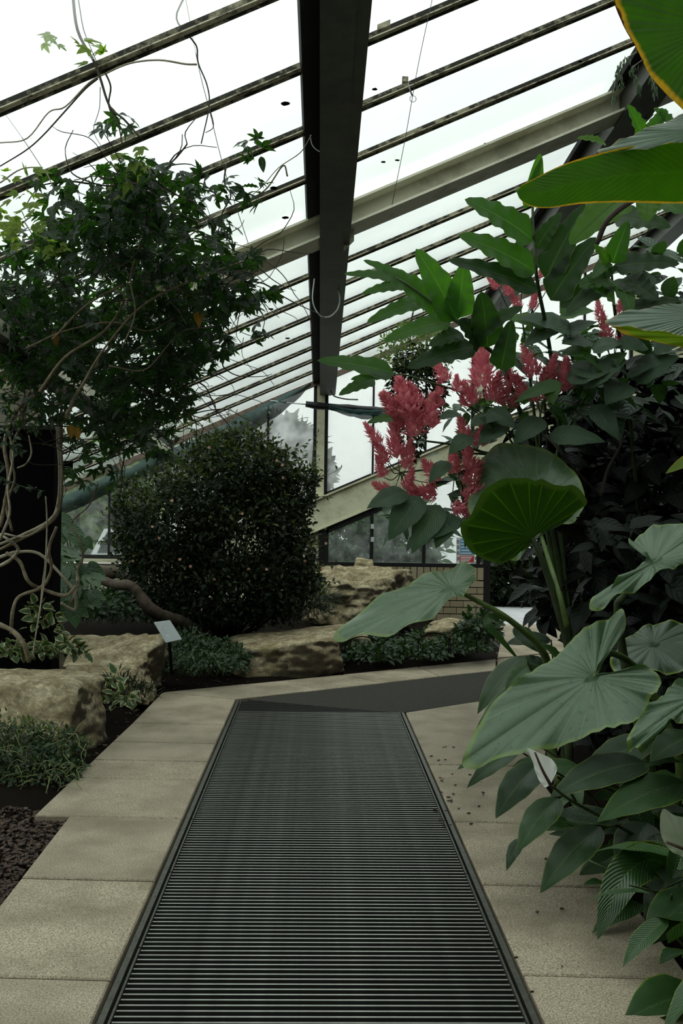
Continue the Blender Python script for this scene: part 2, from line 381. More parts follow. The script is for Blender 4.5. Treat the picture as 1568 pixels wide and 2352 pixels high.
# cream panel left of the low windows and plinth walls
obj('infill_panel', [V((XL + 2.6, GY + .02, -.1)), V((lw[0], GY + .02, -.1)), V((lw[0], GY + .02, slopez(lw[0], BT))), V((gx(470), GY + .02, slopez(gx(470), BT))), V((XL + 2.6, GY + .02, SILLZ))], [(0, 1, 2, 3, 4)], MATS['cream_paint'], wall)
obj('plinth', *beam_geo(V((XL, GY, (SILLZ - .1) / 2 - .02)), V((gx(470), GY, (SILLZ - .1) / 2 - .02)), (0, 1, 0), (0, 0, 1), .2, SILLZ), MATS['plinth_render'], wall)
obj('window_sill', *beam_geo(V((XL, GY - .04, SILLZ - .02)), V((gx(400), GY - .04, SILLZ - .02)), (0, 1, 0), (0, 0, 1), .22, .05), MATS['cream_paint'], wall)
obj('window_rail', *beam_geo(V((XL, GY, SILLZ + .035)), V((gx(400), GY, SILLZ + .035)), (0, 1, 0), (0, 0, 1), .07, .06), MATS['black_frame'], wall)
# brick pier between the low windows and the doorway
bw = thing('wall_brick', V((gx(1030), GY - .05, 0)), 'low buff brick wall with soldier course under the window', None, None, 'structure')
BX0, BX1 = gx(735), gx(1112)
obj('mortar_bed', *beam_geo(V((BX0, GY + .03, (SILLZ - .06) / 2)), V((BX1 - .012, GY + .03, (SILLZ - .06) / 2)), (0, 1, 0), (0, 0, 1), .16, SILLZ + .02), MATS['mortar'], bw)
top = SILLZ - .045
bm_s = mesh('brick', *box_geo((0, 0, 0), (.088, .03, .185)), MATS['brick_buff'])
bm_f = mesh('brick', *box_geo((0, 0, 0), (.192, .03, .086)), MATS['brick_buff'])
bm_h = mesh('brick', *box_geo((0, 0, 0), (.092, .03, .086)), MATS['brick_buff'])
x = BX1 - .05
while x > BX0:
    o = link('brick', bm_s); o.location = (x, GY - .06, top - .095); put(o, bw); x -= .1
for r in range(8):
    z = top - .2 - .05 - .1 * r
    if z < -.02: break
    x = BX1 - .1
    if r % 2: o = link('brick', bm_h); o.location = (BX1 - .05, GY - .06, z); put(o, bw); x -= .1
    while x > BX0 + .1:
        o = link('brick', bm_f); o.location = (x, GY - .06 + .003 * math.sin(x * 40 + r), z); put(o, bw); x -= .2
# doorway right of the brick pier
door = thing('door_1', V((DOORX, GY, 0)), 'black framed open doorway beside the brick wall', None, None, 'structure')
vpost('jamb', DOORX + .045, -.02, slopez(DOORX, BT), .11, .14, 'black_frame', door)
vpost('jamb', DOORX + 1.5, -.02, slopez(DOORX, BT) + .4, .09, .14, 'black_frame', door)
obj('wall_right_panel', [V((DOORX + 1.55, GY, -.1)), V((XR, GY, -.1)), V((XR, GY, slopez(XR, BT))), V((DOORX + 1.55, GY, slopez(DOORX + 1.55, BT)))], [(0, 1, 2, 3)], MATS['dark_wall'], wall)
obj('lintel_panel', [V((DOORX, GY, 2.05)), V((DOORX + 1.55, GY, 2.05)), V((DOORX + 1.55, GY, slopez(DOORX + 1.55, BT))), V((DOORX, GY, slopez(DOORX, BT)))], [(0, 1, 2, 3)], MATS['clear_glass'], door)
# off-frame shell: side walls and the bed ends behind the camera
for nm, a in (('wall_left', A0), ('wall_right', A1)):
    p, q = roof(a, 0), roof(a, bars[-1]); zl = min(p.z, q.z)
    setp(obj(nm, [V((p.x, p.y, -.3)), V((q.x, q.y, -.3)), q, p], [(0, 1, 2, 3)], MATS['dark_wall']), 'dark planted side of the glasshouse', None, None, 'structure')
q0, q1 = roof(A0, bars[-1]), roof(A1, bars[-1])
setp(obj('wall_back', [V((q0.x, q0.y, -.3)), V((q1.x, q1.y, -.3)), q1, q0], [(0, 1, 2, 3)], MATS['dark_wall']), 'dark wall closing the glasshouse at the path entrance', None, None, 'structure')
# ---------------------------------------------------------------- floor: soil, slabs, grating, mat
PD = V((-0.024, 1, 0)).normalized(); PN = V((PD.y, -PD.x, 0))
gl0, gr0 = gr(552, 1606), gr(920, 1636)
GLo = (gr(240, 2352) + 0 * PD); W0 = (gr(1222, 2352) - GLo).dot(PN)
OL = GLo.dot(PN); OR = OL + W0
def pp(s, y):      # path coordinates: s across (0..1 over the grating, else metres), y depth
    return PN * s + PD * (y / PD.y)
floor = thing('floor', V((0, 6, 0)), 'speckled buff paving slabs beside a sunken ribbed walkway', None, None, 'structure')
def slab(poly, name='slab'):
    P = [V((p[0], p[1], 0)) for p in poly]; c = sum(P, V((0, 0, 0))) / len(P)
    Q = []
    n = len(P)
    for i in range(n):                                       # shrink by the joint width
        e1 = (P[i] - P[i - 1]).normalized(); e2 = (P[(i + 1) % n] - P[i]).normalized()
        n1 = V((-e1.y, e1.x, 0)); n2 = V((-e2.y, e2.x, 0))
        sgn = 1 if (c - P[i]).dot(n1 + n2) > 0 else -1
        Q.append(P[i] + (n1 + n2) * (sgn * .0085 / max(.3, 1 + n1.dot(n2))))
    return obj(name, *prism_geo([(q.x, q.y) for q in Q], -.05, random.Random(int(c.x * 977 + c.y * 131)).uniform(-.002, .001), .006), MATS['paving_slab'], floor)
FR = .035                                                    # frame beside the grating
def lineL(y): return pp(OL - FR, y)
def lineR(y): return pp(OR + FR, y)
def dep(v, u=784): return gr(u, v).y
jl = [2.2, dep(2243, 150), dep(2018, 250), dep(1876, 300), dep(1788, 350), dep(1746, 380), dep(1705, 400), dep(1662, 430), 8.68]
outer = {}
e0, e1 = gr(0, 2072), gr(155, 1875); 
def o_near(y): t = (y - e0.y) / (e1.y - e0.y); return e0 + (e1 - e0) * t
f0, f1 = gr(76, 1871), gr(306, 1656)
def o_far(y): t = (y - f0.y) / (f1.y - f0.y); return f0 + (f1 - f0) * t
for i in range(7):
    ya, yb = jl[i], jl[i + 1]; of = o_near if i < 3 else o_far
    slab([lineL(ya), lineL(yb), of(yb), of(ya)])
cn = gl0 - PN * FR
slab([lineL(jl[7]), cn, gr(370, 1590), o_far(jl[7])])
# strip along the far side of the mat
far_in = [cn, gr(700, 1588), gr(880, 1568), gr(1010, 1553), gr(1140, 1539), gr(1330, 1519)]
far_out = [gr(370, 1590), gr(560, 1571), gr(784, 1549), gr(960, 1531), gr(1140, 1513), gr(1330, 1494)]
for i in range(5): slab([far_in[i], far_in[i + 1], far_out[i + 1], far_out[i]])
jr = [2.2, dep(2243, 1200), dep(2034, 1150), dep(1889, 1080), dep(1757, 1000)]
RX = 1.25
for i in range(4):
    ya, yb = jr[i], jr[i + 1]; slab([lineR(ya), lineR(yb), V((RX, yb, 0)), V((RX, ya, 0))])
nm_in = [gr0 + PN * FR, gr(1100, 1610), gr(1250, 1589)]
slab([lineR(jr[4]), nm_in[0], nm_in[1], V((nm_in[1].x + .25, jr[4] + .3, 0)), V((RX, jr[4], 0))])
slab([nm_in[1], nm_in[2], V((nm_in[2].x + .2, nm_in[2].y - .6, 0)), V((nm_in[1].x + .25, jr[4] + .3, 0))])
# light paving towards the doorway
k0, k1 = gr(1140, 1511), gr(1330, 1492)
slab([k0, k1, V((DOORX + 1.6, 13.0, 0)), V((DOORX - .05, 13.0, 0))]); slab([V((DOORX - .05, 13.0, 0)), V((DOORX + 1.6, 13.0, 0)), V((DOORX + 1.6, 15, 0)), V((DOORX - .05, 15, 0))])
# the mat
def flat(name, poly, z0, z1, mat, parent=None): return obj(name, *prism_geo([(p[0], p[1]) for p in poly], z0, z1, .003), MATS[mat], parent)
sm0 = gr(600, 1604)
m = flat('entrance_mat', [gl0 + PN * .06, far_in[1] - V((0, .01, 0)), far_in[2] - V((0, .01, 0)), far_in[3] - V((0, .01, 0)), far_in[4] - V((0, .01, 0)), far_in[5], nm_in[2], nm_in[1], gr0 + PN * .0], -.045, -.004, 'mat_carpet')
setp(m, 'dark grey ribbed carpet mat lying across the end of the grated walkway', 'mat')
# dark base under everything
setp(flat('floor_base', [(-2.2, 2), (3.5, 2), (4.5, 15), (-3.0, 11)], -.12, -.06, 'dark_pit', floor), None)
# grating panels
PL = .775; PITCHB = .0369; nb = 21
y = 1.9; pi_ = 0
names = ['nearest the camera', 'second from the camera', 'third from the camera', 'fourth from the camera', 'fifth from the camera', 'sixth from the camera', 'seventh from the camera', 'eighth from the camera', 'narrow wedge ending at the mat']
ys = [2.13 + PL * k for k in range(10)]
def end_y(s):   # the last panel ends on the diagonal seam with the mat
    pa, pb = gl0, gr0; sa, sb = pa.dot(PN), pb.dot(PN); return pa.y + (pb.y - pa.y) * (s - sa) / (sb - sa) - .02
bar_me = mesh('bar', *beam_geo(V((-W0 / 2 + .02, 0, 0)), V((W0 / 2 - .02, 0, 0)), (0, 1, 0), (0, 0, 1), .0095, .022), MATS['bar_side'])
bar_me.materials.append(MATS['steel_bar']); bar_me.polygons[1].material_index = 1
ang = math.atan2(PN.y, PN.x)
n_p = 0
for k in range(9):
    ya, yb = ys[k], ys[k + 1]
    if ya > 8.6: break
    cpt = pp((OL + OR) / 2, (ya + yb) / 2)
    g = thing('grating_panel', V((cpt.x, cpt.y, -.03)), 'ribbed metal floor grating panel, ' + names[min(n_p, 8)], 'floor grating', 'grating panels of the walkway'); n_p += 1
    mb = MB(); rows = []
    j = 0
    while True:
        yy = ya + PITCHB * (j + .5); j += 1
        if yy > yb - .01: break
        s0, s1 = OL + .02, OR - .02
        if yy > end_y(s1):
            # clip on the right by the diagonal
            sa, sb = gl0.dot(PN), gr0.dot(PN); t = (yy + .02 - gl0.y) / (gr0.y - gl0.y); s1 = min(s1, sa + (sb - sa) * t)
            if s1 - s0 < .08: continue
            a_, b_ = pp(s0, yy) - V((0, 0, .012)), pp(s1, yy) - V((0, 0, .012))
            obj('bar', *beam_geo(a_, b_, PD, (0, 0, 1), .0095, .022), MATS['bar_side'], g).data.materials.append(MATS['steel_bar']); continue
        o = link('bar', bar_me); c_ = pp((OL + OR) / 2, yy); o.location = (c_.x, c_.y, -.012); o.rotation_euler = (0, 0, ang); put(o, g)
    for s in (OL + .012, OR - .012):
        ye = min(yb - .006, end_y(s)); 
        if ye - ya > .05: obj('edge_bar', *beam_geo(pp(s, ya + .006) - V((0, 0, .012)), pp(s, ye) - V((0, 0, .012)), PN, (0, 0, 1), .008, .026), MATS['frame_metal'], g)
# edge frame of the pit
for s, ye, nm in ((OL - FR / 2, gl0.y, 'trim_1'), (OR + FR / 2, gr0.y, 'trim_2')):
    t = setp(obj(nm, *beam_geo(pp(s, 1.9) - V((0, 0, .02)), pp(s, ye) - V((0, 0, .02)), PN, (0, 0, 1), .022, .03), MATS['frame_metal']), 'dull metal angle edging the sunken grating', None, None, 'structure')
# soil beds
BND = [gr(-700, 3300), o_near(jl[0]), o_near(jl[3]), o_far(jl[3]), o_far(jl[7])] + far_out + [V((k0.x, k0.y, 0)), V((DOORX - .1, 13.0, 0)), V((DOORX - .1, 15, 0))]
def seg_dist(p, a, b):
    d = b - a; t = max(0, min(1, (p - a).dot(d) / max(1e-9, d.length_squared))); return (p - a - d * t).length
B2 = [V((b.x, b.y)) for b in BND]
def bed_z(x, y):
    p = V((x, y)); d = min(seg_dist(p, B2[i], B2[i + 1]) for i in range(len(B2) - 1))
    return -.03 + min(.34, .11 * d) + .035 * mn.noise(V((x * 2.2, y * 2.2, 0))) * min(1, d * 2)
def inside(p, poly):
    c = False; n = len(poly)
    for i in range(n):
        a, b = poly[i], poly[i - 1]
        if (a.y > p.y) != (b.y > p.y) and p.x < (b.x - a.x) * (p.y - a.y) / (b.y - a.y) + a.x: c = not c
    return c
bed_poly = B2 + [V((DOORX - .1, 15.2)), V((-8, 15.2)), V((-8, 1))]
NX, NY = 84, 96; xs = np.linspace(-6.5, 2.6, NX); yy_ = np.linspace(1.6, 14.95, NY); vs = []; fs = []
for jy in yy_:
    for ix in xs: vs.append((ix, jy, bed_z(ix, jy) if inside(V((ix, jy)), bed_poly) else -.07))
for j in range(NY - 1):
    for i in range(NX - 1): fs.append((j * NX + i, j * NX + i + 1, (j + 1) * NX + i + 1, (j + 1) * NX + i))
setp(obj('ground_bed', vs, fs, MATS['soil'], None, True), 'dark bark mulched planting bed behind the boulders', None, None, 'structure')
RB = [V((RX + .01, 1.0)), V((RX + .01, jr[4])), V((nm_in[1].x + .25, jr[4] + .3)), V((nm_in[2].x + .2, nm_in[2].y - .6)), V((nm_in[2].x, nm_in[2].y)), V((k1.x, k1.y)), V((DOORX + 1.7, 13)), V((DOORX + 1.7, 15))]
vs = []; fs = []; NX, NY = 24, 50; xs = np.linspace(0, 1, NX); yy_ = np.linspace(1.0, 14.95, NY)
def rb_x(y):
    for i in range(len(RB) - 1):
        if RB[i].y <= y <= RB[i + 1].y + 1e-6: t = (y - RB[i].y) / max(1e-6, RB[i + 1].y - RB[i].y); return RB[i].x + (RB[i + 1].x - RB[i].x) * t
    return RB[-1].x
for jy in yy_:
    x0 = rb_x(jy)
    for t in xs: x = x0 + (7.0 - x0) * t ** 1.5; vs.append((x, jy, -.03 + min(.25, .15 * (x - x0)) + .03 * mn.noise(V((x * 2, jy * 2, 3)))))
for j in range(NY - 1):
    for i in range(NX - 1): fs.append((j * NX + i, j * NX + i + 1, (j + 1) * NX + i + 1, (j + 1) * NX + i))
setp(obj('ground_bed', vs, fs, MATS['soil'], None, True), 'dark soil bed under the large-leaved plants', None, None, 'structure')
# outside ground
setp(obj('ground_outside', *prism_geo([(-60, 15.1), (60, 15.1), (60, 120), (-60, 120)], -.2, -.06), MATS['outdoor_paving']), 'pale paved ground outside beyond the doorway', None, None, 'structure')
# ---------------------------------------------------------------- leaves
def leafmat(name, col, col2=None, edge=None, edgew=.12, vein=.25, veincol=None, trans=.3, tcol=None, rough=.42, spec=.45, pleat=.25, under=None, spot=None, edgecol2=None, mid=True):
    t = NT(name); at = t.n('Attribute', attribute_name='leaf'); sp = t.n('SeparateColor'); t.l(at.outputs['Color'], sp.inputs[0])
    e, vc, md, rnd = sp.outputs[0], sp.outputs[1], sp.outputs[2], at.outputs['Alpha']
    oi = t.n('ObjectInfo').outputs['Random']; rr = t.math('FRACT', t.math('ADD', rnd, oi))
    nz = t.noise(18, 4, 0.65); nb = t.noise(5, 3)
    col2 = col2 or tuple(x * .55 for x in col)
    c = t.mix(rr, col, col2)
    c = t.mix(t.math('MULTIPLY', t.ramp(nz, [(0.35, (0, 0, 0)), (0.7, (1, 1, 1))]), .35), c, tuple(x * .5 for x in col))
    s = t.math('ABSOLUTE', t.math('SINE', t.math('MULTIPLY', vc, math.pi)))      # 0 on each lateral vein
    if vein:
        f = t.math('MULTIPLY', t.ramp(s, [(0.0, (1, 1, 1)), (0.22, (0, 0, 0))]), vein)
        c = t.mix(f, c, veincol or tuple(min(1, x * 1.8 + .02) for x in col))
        if mid: c = t.mix(t.math('MULTIPLY', t.ramp(md, [(0.02, (1, 1, 1)), (0.07, (0, 0, 0))]), min(1, vein * 2)), c, veincol or tuple(min(1, x * 2 + .03) for x in col))
    tc = t.mix(1.0, c, tcol or (1.6, 2.3, .45), 'MULTIPLY')
    if edge:
        w = t.math('ADD', e, t.math('MULTIPLY', t.math('SUBTRACT', t.noise(7, 5, .7), .5), edgew * 2.2))
        ef = t.ramp(w, [(1 - edgew, (0, 0, 0)), (1 - edgew * .45, (1, 1, 1))])
        c = t.mix(ef, c, edge); tc = t.mix(ef, tc, edge)
        if edgecol2:
            w2 = t.math('MULTIPLY', t.ramp(w, [(1 - edgew * .25, (0, 0, 0)), (1 - edgew * .1, (1, 1, 1))]), t.ramp(nb, [(.5, (0, 0, 0)), (.56, (1, 1, 1))]))
            c = t.mix(w2, c, edgecol2); tc = t.mix(w2, tc, edgecol2)
    if spot:
        sf = t.ramp(t.noise(42, 3, .6), [(0.61, (0, 0, 0)), (0.67, (.85, .85, .85))]); c = t.mix(sf, c, spot)
    if under:
        c = t.mix(t.n('NewGeometry').outputs['Backfacing'], c, under)
    h = t.math('ADD', t.math('MULTIPLY', s, pleat), t.math('MULTIPLY', nz, .25))
    b = t.bsdf(c, rough, 0, t.bump(h, .5, .012), spec)
    tl = t.n('BsdfTranslucent'); t.l(tc, tl.inputs[0])
    if trans <= 0: return t.done(b)
    m = t.n('MixShader'); m.inputs[0].default_value = trans; t.l(b.outputs[0], m.inputs[1]); t.l(tl.outputs[0], m.inputs[2])
    return t.done(m)
leafmat('alocasia_leaf', (.072, .132, .062), (.058, .108, .05), (.12, .19, .04), .07, .35, (.15, .22, .13), .12, None, .36, .6, .5, spot=(.03, .05, .03), mid=False)
leafmat('alocasia_under', (.022, .055, .008), (.02, .05, .006), (.06, .13, .012), .12, .9, (.07, .13, .025), .36, (1.5, 2.0, .25), .55, .3, .5, mid=False)
leafmat('spath_leaf', (.040, .100, .024), (.011, .032, .010), (.16, .22, .02), .06, .3, (.07, .14, .045), .14, None, .30, .65, .25)
leafmat('ginger_leaf', (.062, .14, .032), (.032, .08, .02), (.12, .20, .035), .05, .25, (.13, .22, .08), .42, (2.2, 3.3, .5), .42, .45, .25)
leafmat('ginger_dark', (.026, .06, .016), (.012, .032, .010), (.10, .17, .03), .05, .3, (.06, .10, .04), .3, (2.5, 3.6, .6), .45, .4, .2)
leafmat('lime_leaf', (.13, .26, .035), (.09, .2, .03), None, .1, .4, (.05, .12, .02), .5, (1.3, 1.6, .5), .5, .3, .5)
leafmat('banana_under', (.035, .085, .008), (.035, .085, .008), (.62, .36, .015), .085, .12, (.055, .12, .012), .5, (1.5, 2.2, .3), .5, .3, .35, edgecol2=(.06, .02, .008))
leafmat('banana_top', (.13, .19, .135), (.12, .18, .125), (.30, .24, .12), .04, .5, (.07, .11, .075), .15, None, .42, .5, .9)
leafmat('banana_lime', (.16, .24, .02), (.16, .24, .02), (.42, .33, .02), .12, .2, (.10, .16, .01), .5, (1.4, 1.7, .4), .5, .3, .4)
leafmat('pinkshrub_leaf', (.055, .105, .052), (.028, .062, .030), None, .05, .35, (.07, .12, .065), .22, None, .42, .5, .5)
leafmat('pinkshrub_light', (.09, .18, .05), (.06, .14, .04), None, .05, .3, (.14, .24, .08), .4, None, .45, .4, .4)
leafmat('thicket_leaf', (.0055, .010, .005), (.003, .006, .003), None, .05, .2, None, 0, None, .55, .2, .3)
leafmat('vine_leaf', (.020, .046, .014), (.008, .020, .008), None, .05, .3, None, .40, (2.3, 3.3, .7), .42, .45, .3)
leafmat('vine_lime', (.32, .40, .07), (.20, .30, .05), None, .05, .25, (.12, .2, .03), .62, (1.1, 1.3, .5), .5, .3, .3)
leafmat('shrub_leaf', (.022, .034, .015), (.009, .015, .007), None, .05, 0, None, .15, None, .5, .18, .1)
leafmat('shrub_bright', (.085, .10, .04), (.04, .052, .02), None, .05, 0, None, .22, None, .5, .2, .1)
leafmat('cover_leaf', (.038, .075, .024), (.012, .028, .010), None, .05, .2, None, .15, None, .45, .4, .2)
leafmat('cover_yellow', (.12, .145, .04), (.06, .09, .025), None, .05, .2, None, .2, None, .5, .35, .2)
leafmat('variegated_leaf', (.05, .10, .03), (.04, .09, .03), (.52, .50, .24), .42, .1, None, .15, None, .45, .4, .2)
leafmat('bigleaf', (.055, .115, .042), (.03, .07, .028), None, .05, .35, (.10, .16, .09), .2, None, .45, .45, .4, mid=False)
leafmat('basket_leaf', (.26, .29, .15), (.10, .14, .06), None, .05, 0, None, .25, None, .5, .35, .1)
leafmat('outside_leaf', (.16, .21, .08), (.07, .11, .04), None, .05, 0, None, .25, None, .6, .2, .1)
leafmat('dead_leaf', (.35, .20, .03), (.22, .11, .02), None, .05, .2, None, .4, (1.2, 1.1, .5), .6, .2, .2)
def bractmat():
    t = NT('pink_bract'); at = t.n('Attribute', attribute_name='leaf'); sp = t.n('SeparateColor'); t.l(at.outputs['Color'], sp.inputs[0])
    c = t.mix(at.outputs['Alpha'], (.92, .35, .40), (.74, .19, .25)); c = t.mix(t.math('MULTIPLY', sp.outputs[1], .55), c, (.72, .42, .30))
    b = t.bsdf(c, .6, 0, None, .3); tl = t.n('BsdfTranslucent'); t.l(c, tl.inputs[0]); m = t.n('MixShader'); m.inputs[0].default_value = .45
    t.l(b.outputs[0], m.inputs[1]); t.l(tl.outputs[0], m.inputs[2]); t.done(m)
bractmat()
def spathemat(name, c0, c1):
    t = NT(name); c = t.mix(t.ramp(t.noise(9, 4), [(.4, (0, 0, 0)), (.7, (1, 1, 1))]), c0, c1)
    b = t.bsdf(c, .5, 0, None, .3); tl = t.n('BsdfTranslucent'); t.l(c, tl.inputs[0]); m = t.n('MixShader'); m.inputs[0].default_value = .3
    t.l(b.outputs[0], m.inputs[1]); t.l(tl.outputs[0], m.inputs[2]); t.done(m)
spathemat('spathe_white', (.90, .90, .85), (.84, .85, .77)); spathemat('spathe_green', (.42, .47, .33), (.30, .36, .22))
simple('spadix', (.06, .035, .022), .7, 0, 120, .4, .4)
simple('petiole', (.10, .155, .04), .5, 0, 14, .35, .05); simple('petiole_dark', (.045, .065, .025), .55, 0, 14, .35, .05)
simple('green_stem', (.07, .11, .04), .55, 0, 14, .3, .05); simple('brown_stem', (.055, .042, .03), .8, 0, 30, .4, .3)
simple('liana_bark', (.22, .175, .115), .85, 0, 26, .45, .5); simple('liana_pale', (.38, .34, .25), .85, 0, 26, .35, .4)
simple('branch_bark', (.085, .062, .045), .85, 0, 20, .5, .8); simple('thin_twig', (.07, .055, .042), .8, 0, 20, .3, 0)

def prof_fn(kind):
    if kind == 'lance': return lambda t: max(0, math.sin(math.pi * t ** .8)) ** .75 * (1 - .12 * t)
    if kind == 'ginger': return lambda t: min(1, (t / .16) ** .8) * max(0, 1 - t) ** .5 * 1.12 if t < 1 else 0
    if kind == 'spath': return lambda t: max(0, math.sin(math.pi * t ** .72)) ** .8 * (1 - .35 * max(0, t - .7))
    if kind == 'ovate': return lambda t: max(0, math.sin(math.pi * t ** .62)) ** .85
    if kind == 'round': return lambda t: max(0, math.sin(math.pi * (.04 + .96 * t) ** .8)) ** .55
def strip(base, tip, nrm, width, kind='lance', nl=14, nw=6, droop=.1, fold=.2, ripple=.0, rf=4, nveins=10, vslope=.5, seed=0, bend=0.0, curl=0.0):
    """one leaf blade: verts, faces, attributes (edge, vein, mid, random)"""
    r = random.Random(seed); base, tip = V(base), V(tip); L = (tip - base).length; T0 = (tip - base).normalized(); n = V(nrm)
    S0 = T0.cross(n); S0.normalize(); n = S0.cross(T0)
    ctrl = (base + tip) / 2 + n * (droop * L) + S0 * (bend * L); pf = prof_fn(kind); vs = []; at = []; ph = r.random() * 6; rnd = r.random()
    for i in range(nl + 1):
        t = i / nl; p = base * (1 - t) ** 2 + ctrl * (2 * t * (1 - t)) + tip * t * t
        T = ((ctrl - base) * (1 - t) + (tip - ctrl) * t).normalized(); S = T.cross(n).normalized(); N = S.cross(T)
        w = width / 2 * max(.012, pf(t))
        for j in range(nw + 1):
            s = -1 + 2 * j / nw; a = abs(s)
            z = a * w * math.sin(fold) - curl * w * a * a + ripple * width * a * a * math.sin(rf * 2 * math.pi * t + ph + (1.7 if s > 0 else 0)) * math.sin(math.pi * t)
            vs.append(p + S * (w * s * math.cos(fold)) + N * z)
            at.append((a, t * nveins - a * vslope * nveins * width / L + 4, a, rnd))
    fs = [(i * (nw + 1) + j, i * (nw + 1) + j + 1, (i + 1) * (nw + 1) + j + 1, (i + 1) * (nw + 1) + j) for i in range(nl) for j in range(nw)]
    return vs, fs, at
def leaf_mesh(name, vs, fs, at, mat):
    me = mesh(name, vs, fs, MATS[mat], True); a = me.attributes.new('leaf', 'FLOAT_COLOR', 'POINT')
    a.data.foreach_set('color', np.asarray(at, dtype=np.float32).ravel()); return me
CAMN = V((0, -1, 0))
def hero(parent, b, t, Yb, Yt, w, mat, kind='lance', n=(-.2, -.75, .6), droop=.12, fold=.25, ripple=0.0, rf=4, nveins=10, vslope=.5, bend=0.0, seed=None, name='leaf', nl=16, nw=6, curl=.15):
    B, T = px(b[0], b[1], Yb), px(t[0], t[1], Yt); wid = w / FPX * (Yb + Yt) / 2
    vs, fs, at = strip(B, T, n, wid, kind, nl, nw, droop, fold, ripple, rf, nveins, vslope, seed if seed is not None else int(b[0] * 7 + b[1] + t[0]), bend, curl)
    return link(name, leaf_mesh(name, vs, fs, at, mat), parent)
def polyleaf(parent, attach, outline, Y, n, mat, droop=.12, pleat=.01, ripple=.01, nveins=22, name='leaf', M=84, K=9, wav=9, tipdir=None):
    n = V(n).normalized(); A = px(attach[0], attach[1], Y)
    def onp(u, v):
        d = ray(u, v); return EYE + d * ((A - EYE).dot(n) / d.dot(n))
    O = [onp(*p) for p in outline]; N = len(O); per = []
    m = max(2, M // N)
    for i in range(N):
        a, b, c, d = O[i - 1], O[i], O[(i + 1) % N], O[(i + 2) % N]
        for k in range(m):
            t = k / m; per.append(.5 * ((2 * b) + (c - a) * t + (2 * a - 5 * b + 4 * c - d) * t * t + (3 * b - a - 3 * c + d) * t ** 3))
    Mx = len(per); vs = [A]; at = [(0, 4, 1, .4)]; fs = []; Lm = max((p - A).length for p in per)
    # cumulative angle based vein coordinate
    ax = (per[0] - A).normalized(); ay = n.cross(ax)
    for k in range(1, K + 1):
        r = k / K
        for i, p in enumerate(per):
            d = p - A; th = math.atan2(d.dot(ay), d.dot(ax)); vc = nveins * (th / (2 * math.pi) + .5) + 4
            z = -droop * Lm * (r * d.length / Lm) ** 2 + pleat * r * (1 - .4 * r) * abs(math.sin(vc * math.pi)) * 1.6 + ripple * r ** 4 * math.sin(i * wav * 2 * math.pi / Mx + 1)
            vs.append(A + d * r + n * z); at.append((r, vc, 1, .4))
    for i in range(Mx): fs.append((0, 1 + i, 1 + (i + 1) % Mx))
    for k in range(K - 1):
        for i in range(Mx):
            j = (i + 1) % Mx; fs.append((1 + k * Mx + i, 1 + (k + 1) * Mx + i, 1 + (k + 1) * Mx + j, 1 + k * Mx + j))
    return link(name, leaf_mesh(name, vs, fs, at, mat), parent)
# ---- templates (unit length along +Y, normal +Z) and scattering
def tmpl(width, kind='lance', nl=5, nw=2, droop=.08, fold=.25, ripple=0.0, rf=2, nveins=6, seed=0):
    return strip((0, 0, 0), (0, 1, 0), (0, 0, 1), width, kind, nl, nw, droop, fold, ripple, rf, nveins, .5, seed)
def join(ts):
    vs, fs, at = [], [], []
    for a, b, c in ts:
        n = len(vs); vs += a; fs += [tuple(i + n for i in f) for f in b]; at += c
    return vs, fs, at
def palmate(angs, lens, width, kind='lance', nl=4, seed=0):
    out = []
    for a, l in zip(angs, lens):
        t = (math.sin(a) * l, .25 + math.cos(a) * l * .75, -.12 * abs(a)); out.append(strip((0, .22, 0), t, (0, 0, 1), width * l, kind, nl, 2, .1, .25, .05, 2, 5, .5, seed))
    return join(out)
TM = {
    'lance': tmpl(.26), 'lancew': tmpl(.36, 'lance', 6, 2, .1, .3, .03, 3), 'ovate': tmpl(.52, 'ovate', 6, 4, .1, .2, .03, 2), 'ovatew': tmpl(.72, 'ovate', 6, 4, .08, .2, .04, 2), 'round': tmpl(.85, 'round', 4, 2, .06, .15),
    'needle': tmpl(.10, 'lance', 3, 2, .12, .1), 'tiny': tmpl(.55, 'ovate', 2, 2, .05, .25), 'ginger': tmpl(.24, 'ginger', 8, 4, .14, .3, .06, 3, 12),
    'ivy': join([strip((0, 0, 0), (math.sin(a) * l * .8, .15 + math.cos(a) * l * .8, 0), (0, 0, 1), .42 * l, 'ovate', 4, 2, .05, .15, 0, 2, 5, .5, 1) for a, l in ((0, 1), (.95, .75), (-.95, .75))]),
    'palm5': palmate((0, .75, -.75, 1.5, -1.5), (1, .88, .88, .62, .62), .34), 'palm3': palmate((0, .95, -.95), (1, .8, .8), .42),
    'serrate': tmpl(.44, 'ovate', 10, 2, .1, .25, .10, 5), 'bract': tmpl(.36, 'lance', 3, 2, .1, .4),
}
def frame(p, d, n, s):
    d = V(d).normalized(); n = V(n); x = d.cross(n)
    if x.length < 1e-3: x = d.cross(V((.3, .9, .1)))
    x.normalize(); z = x.cross(d); M = Matrix.Identity(4)
    for i in range(3): M[i][0] = x[i] * s; M[i][1] = d[i] * s; M[i][2] = z[i] * s; M[i][3] = p[i]
    return M
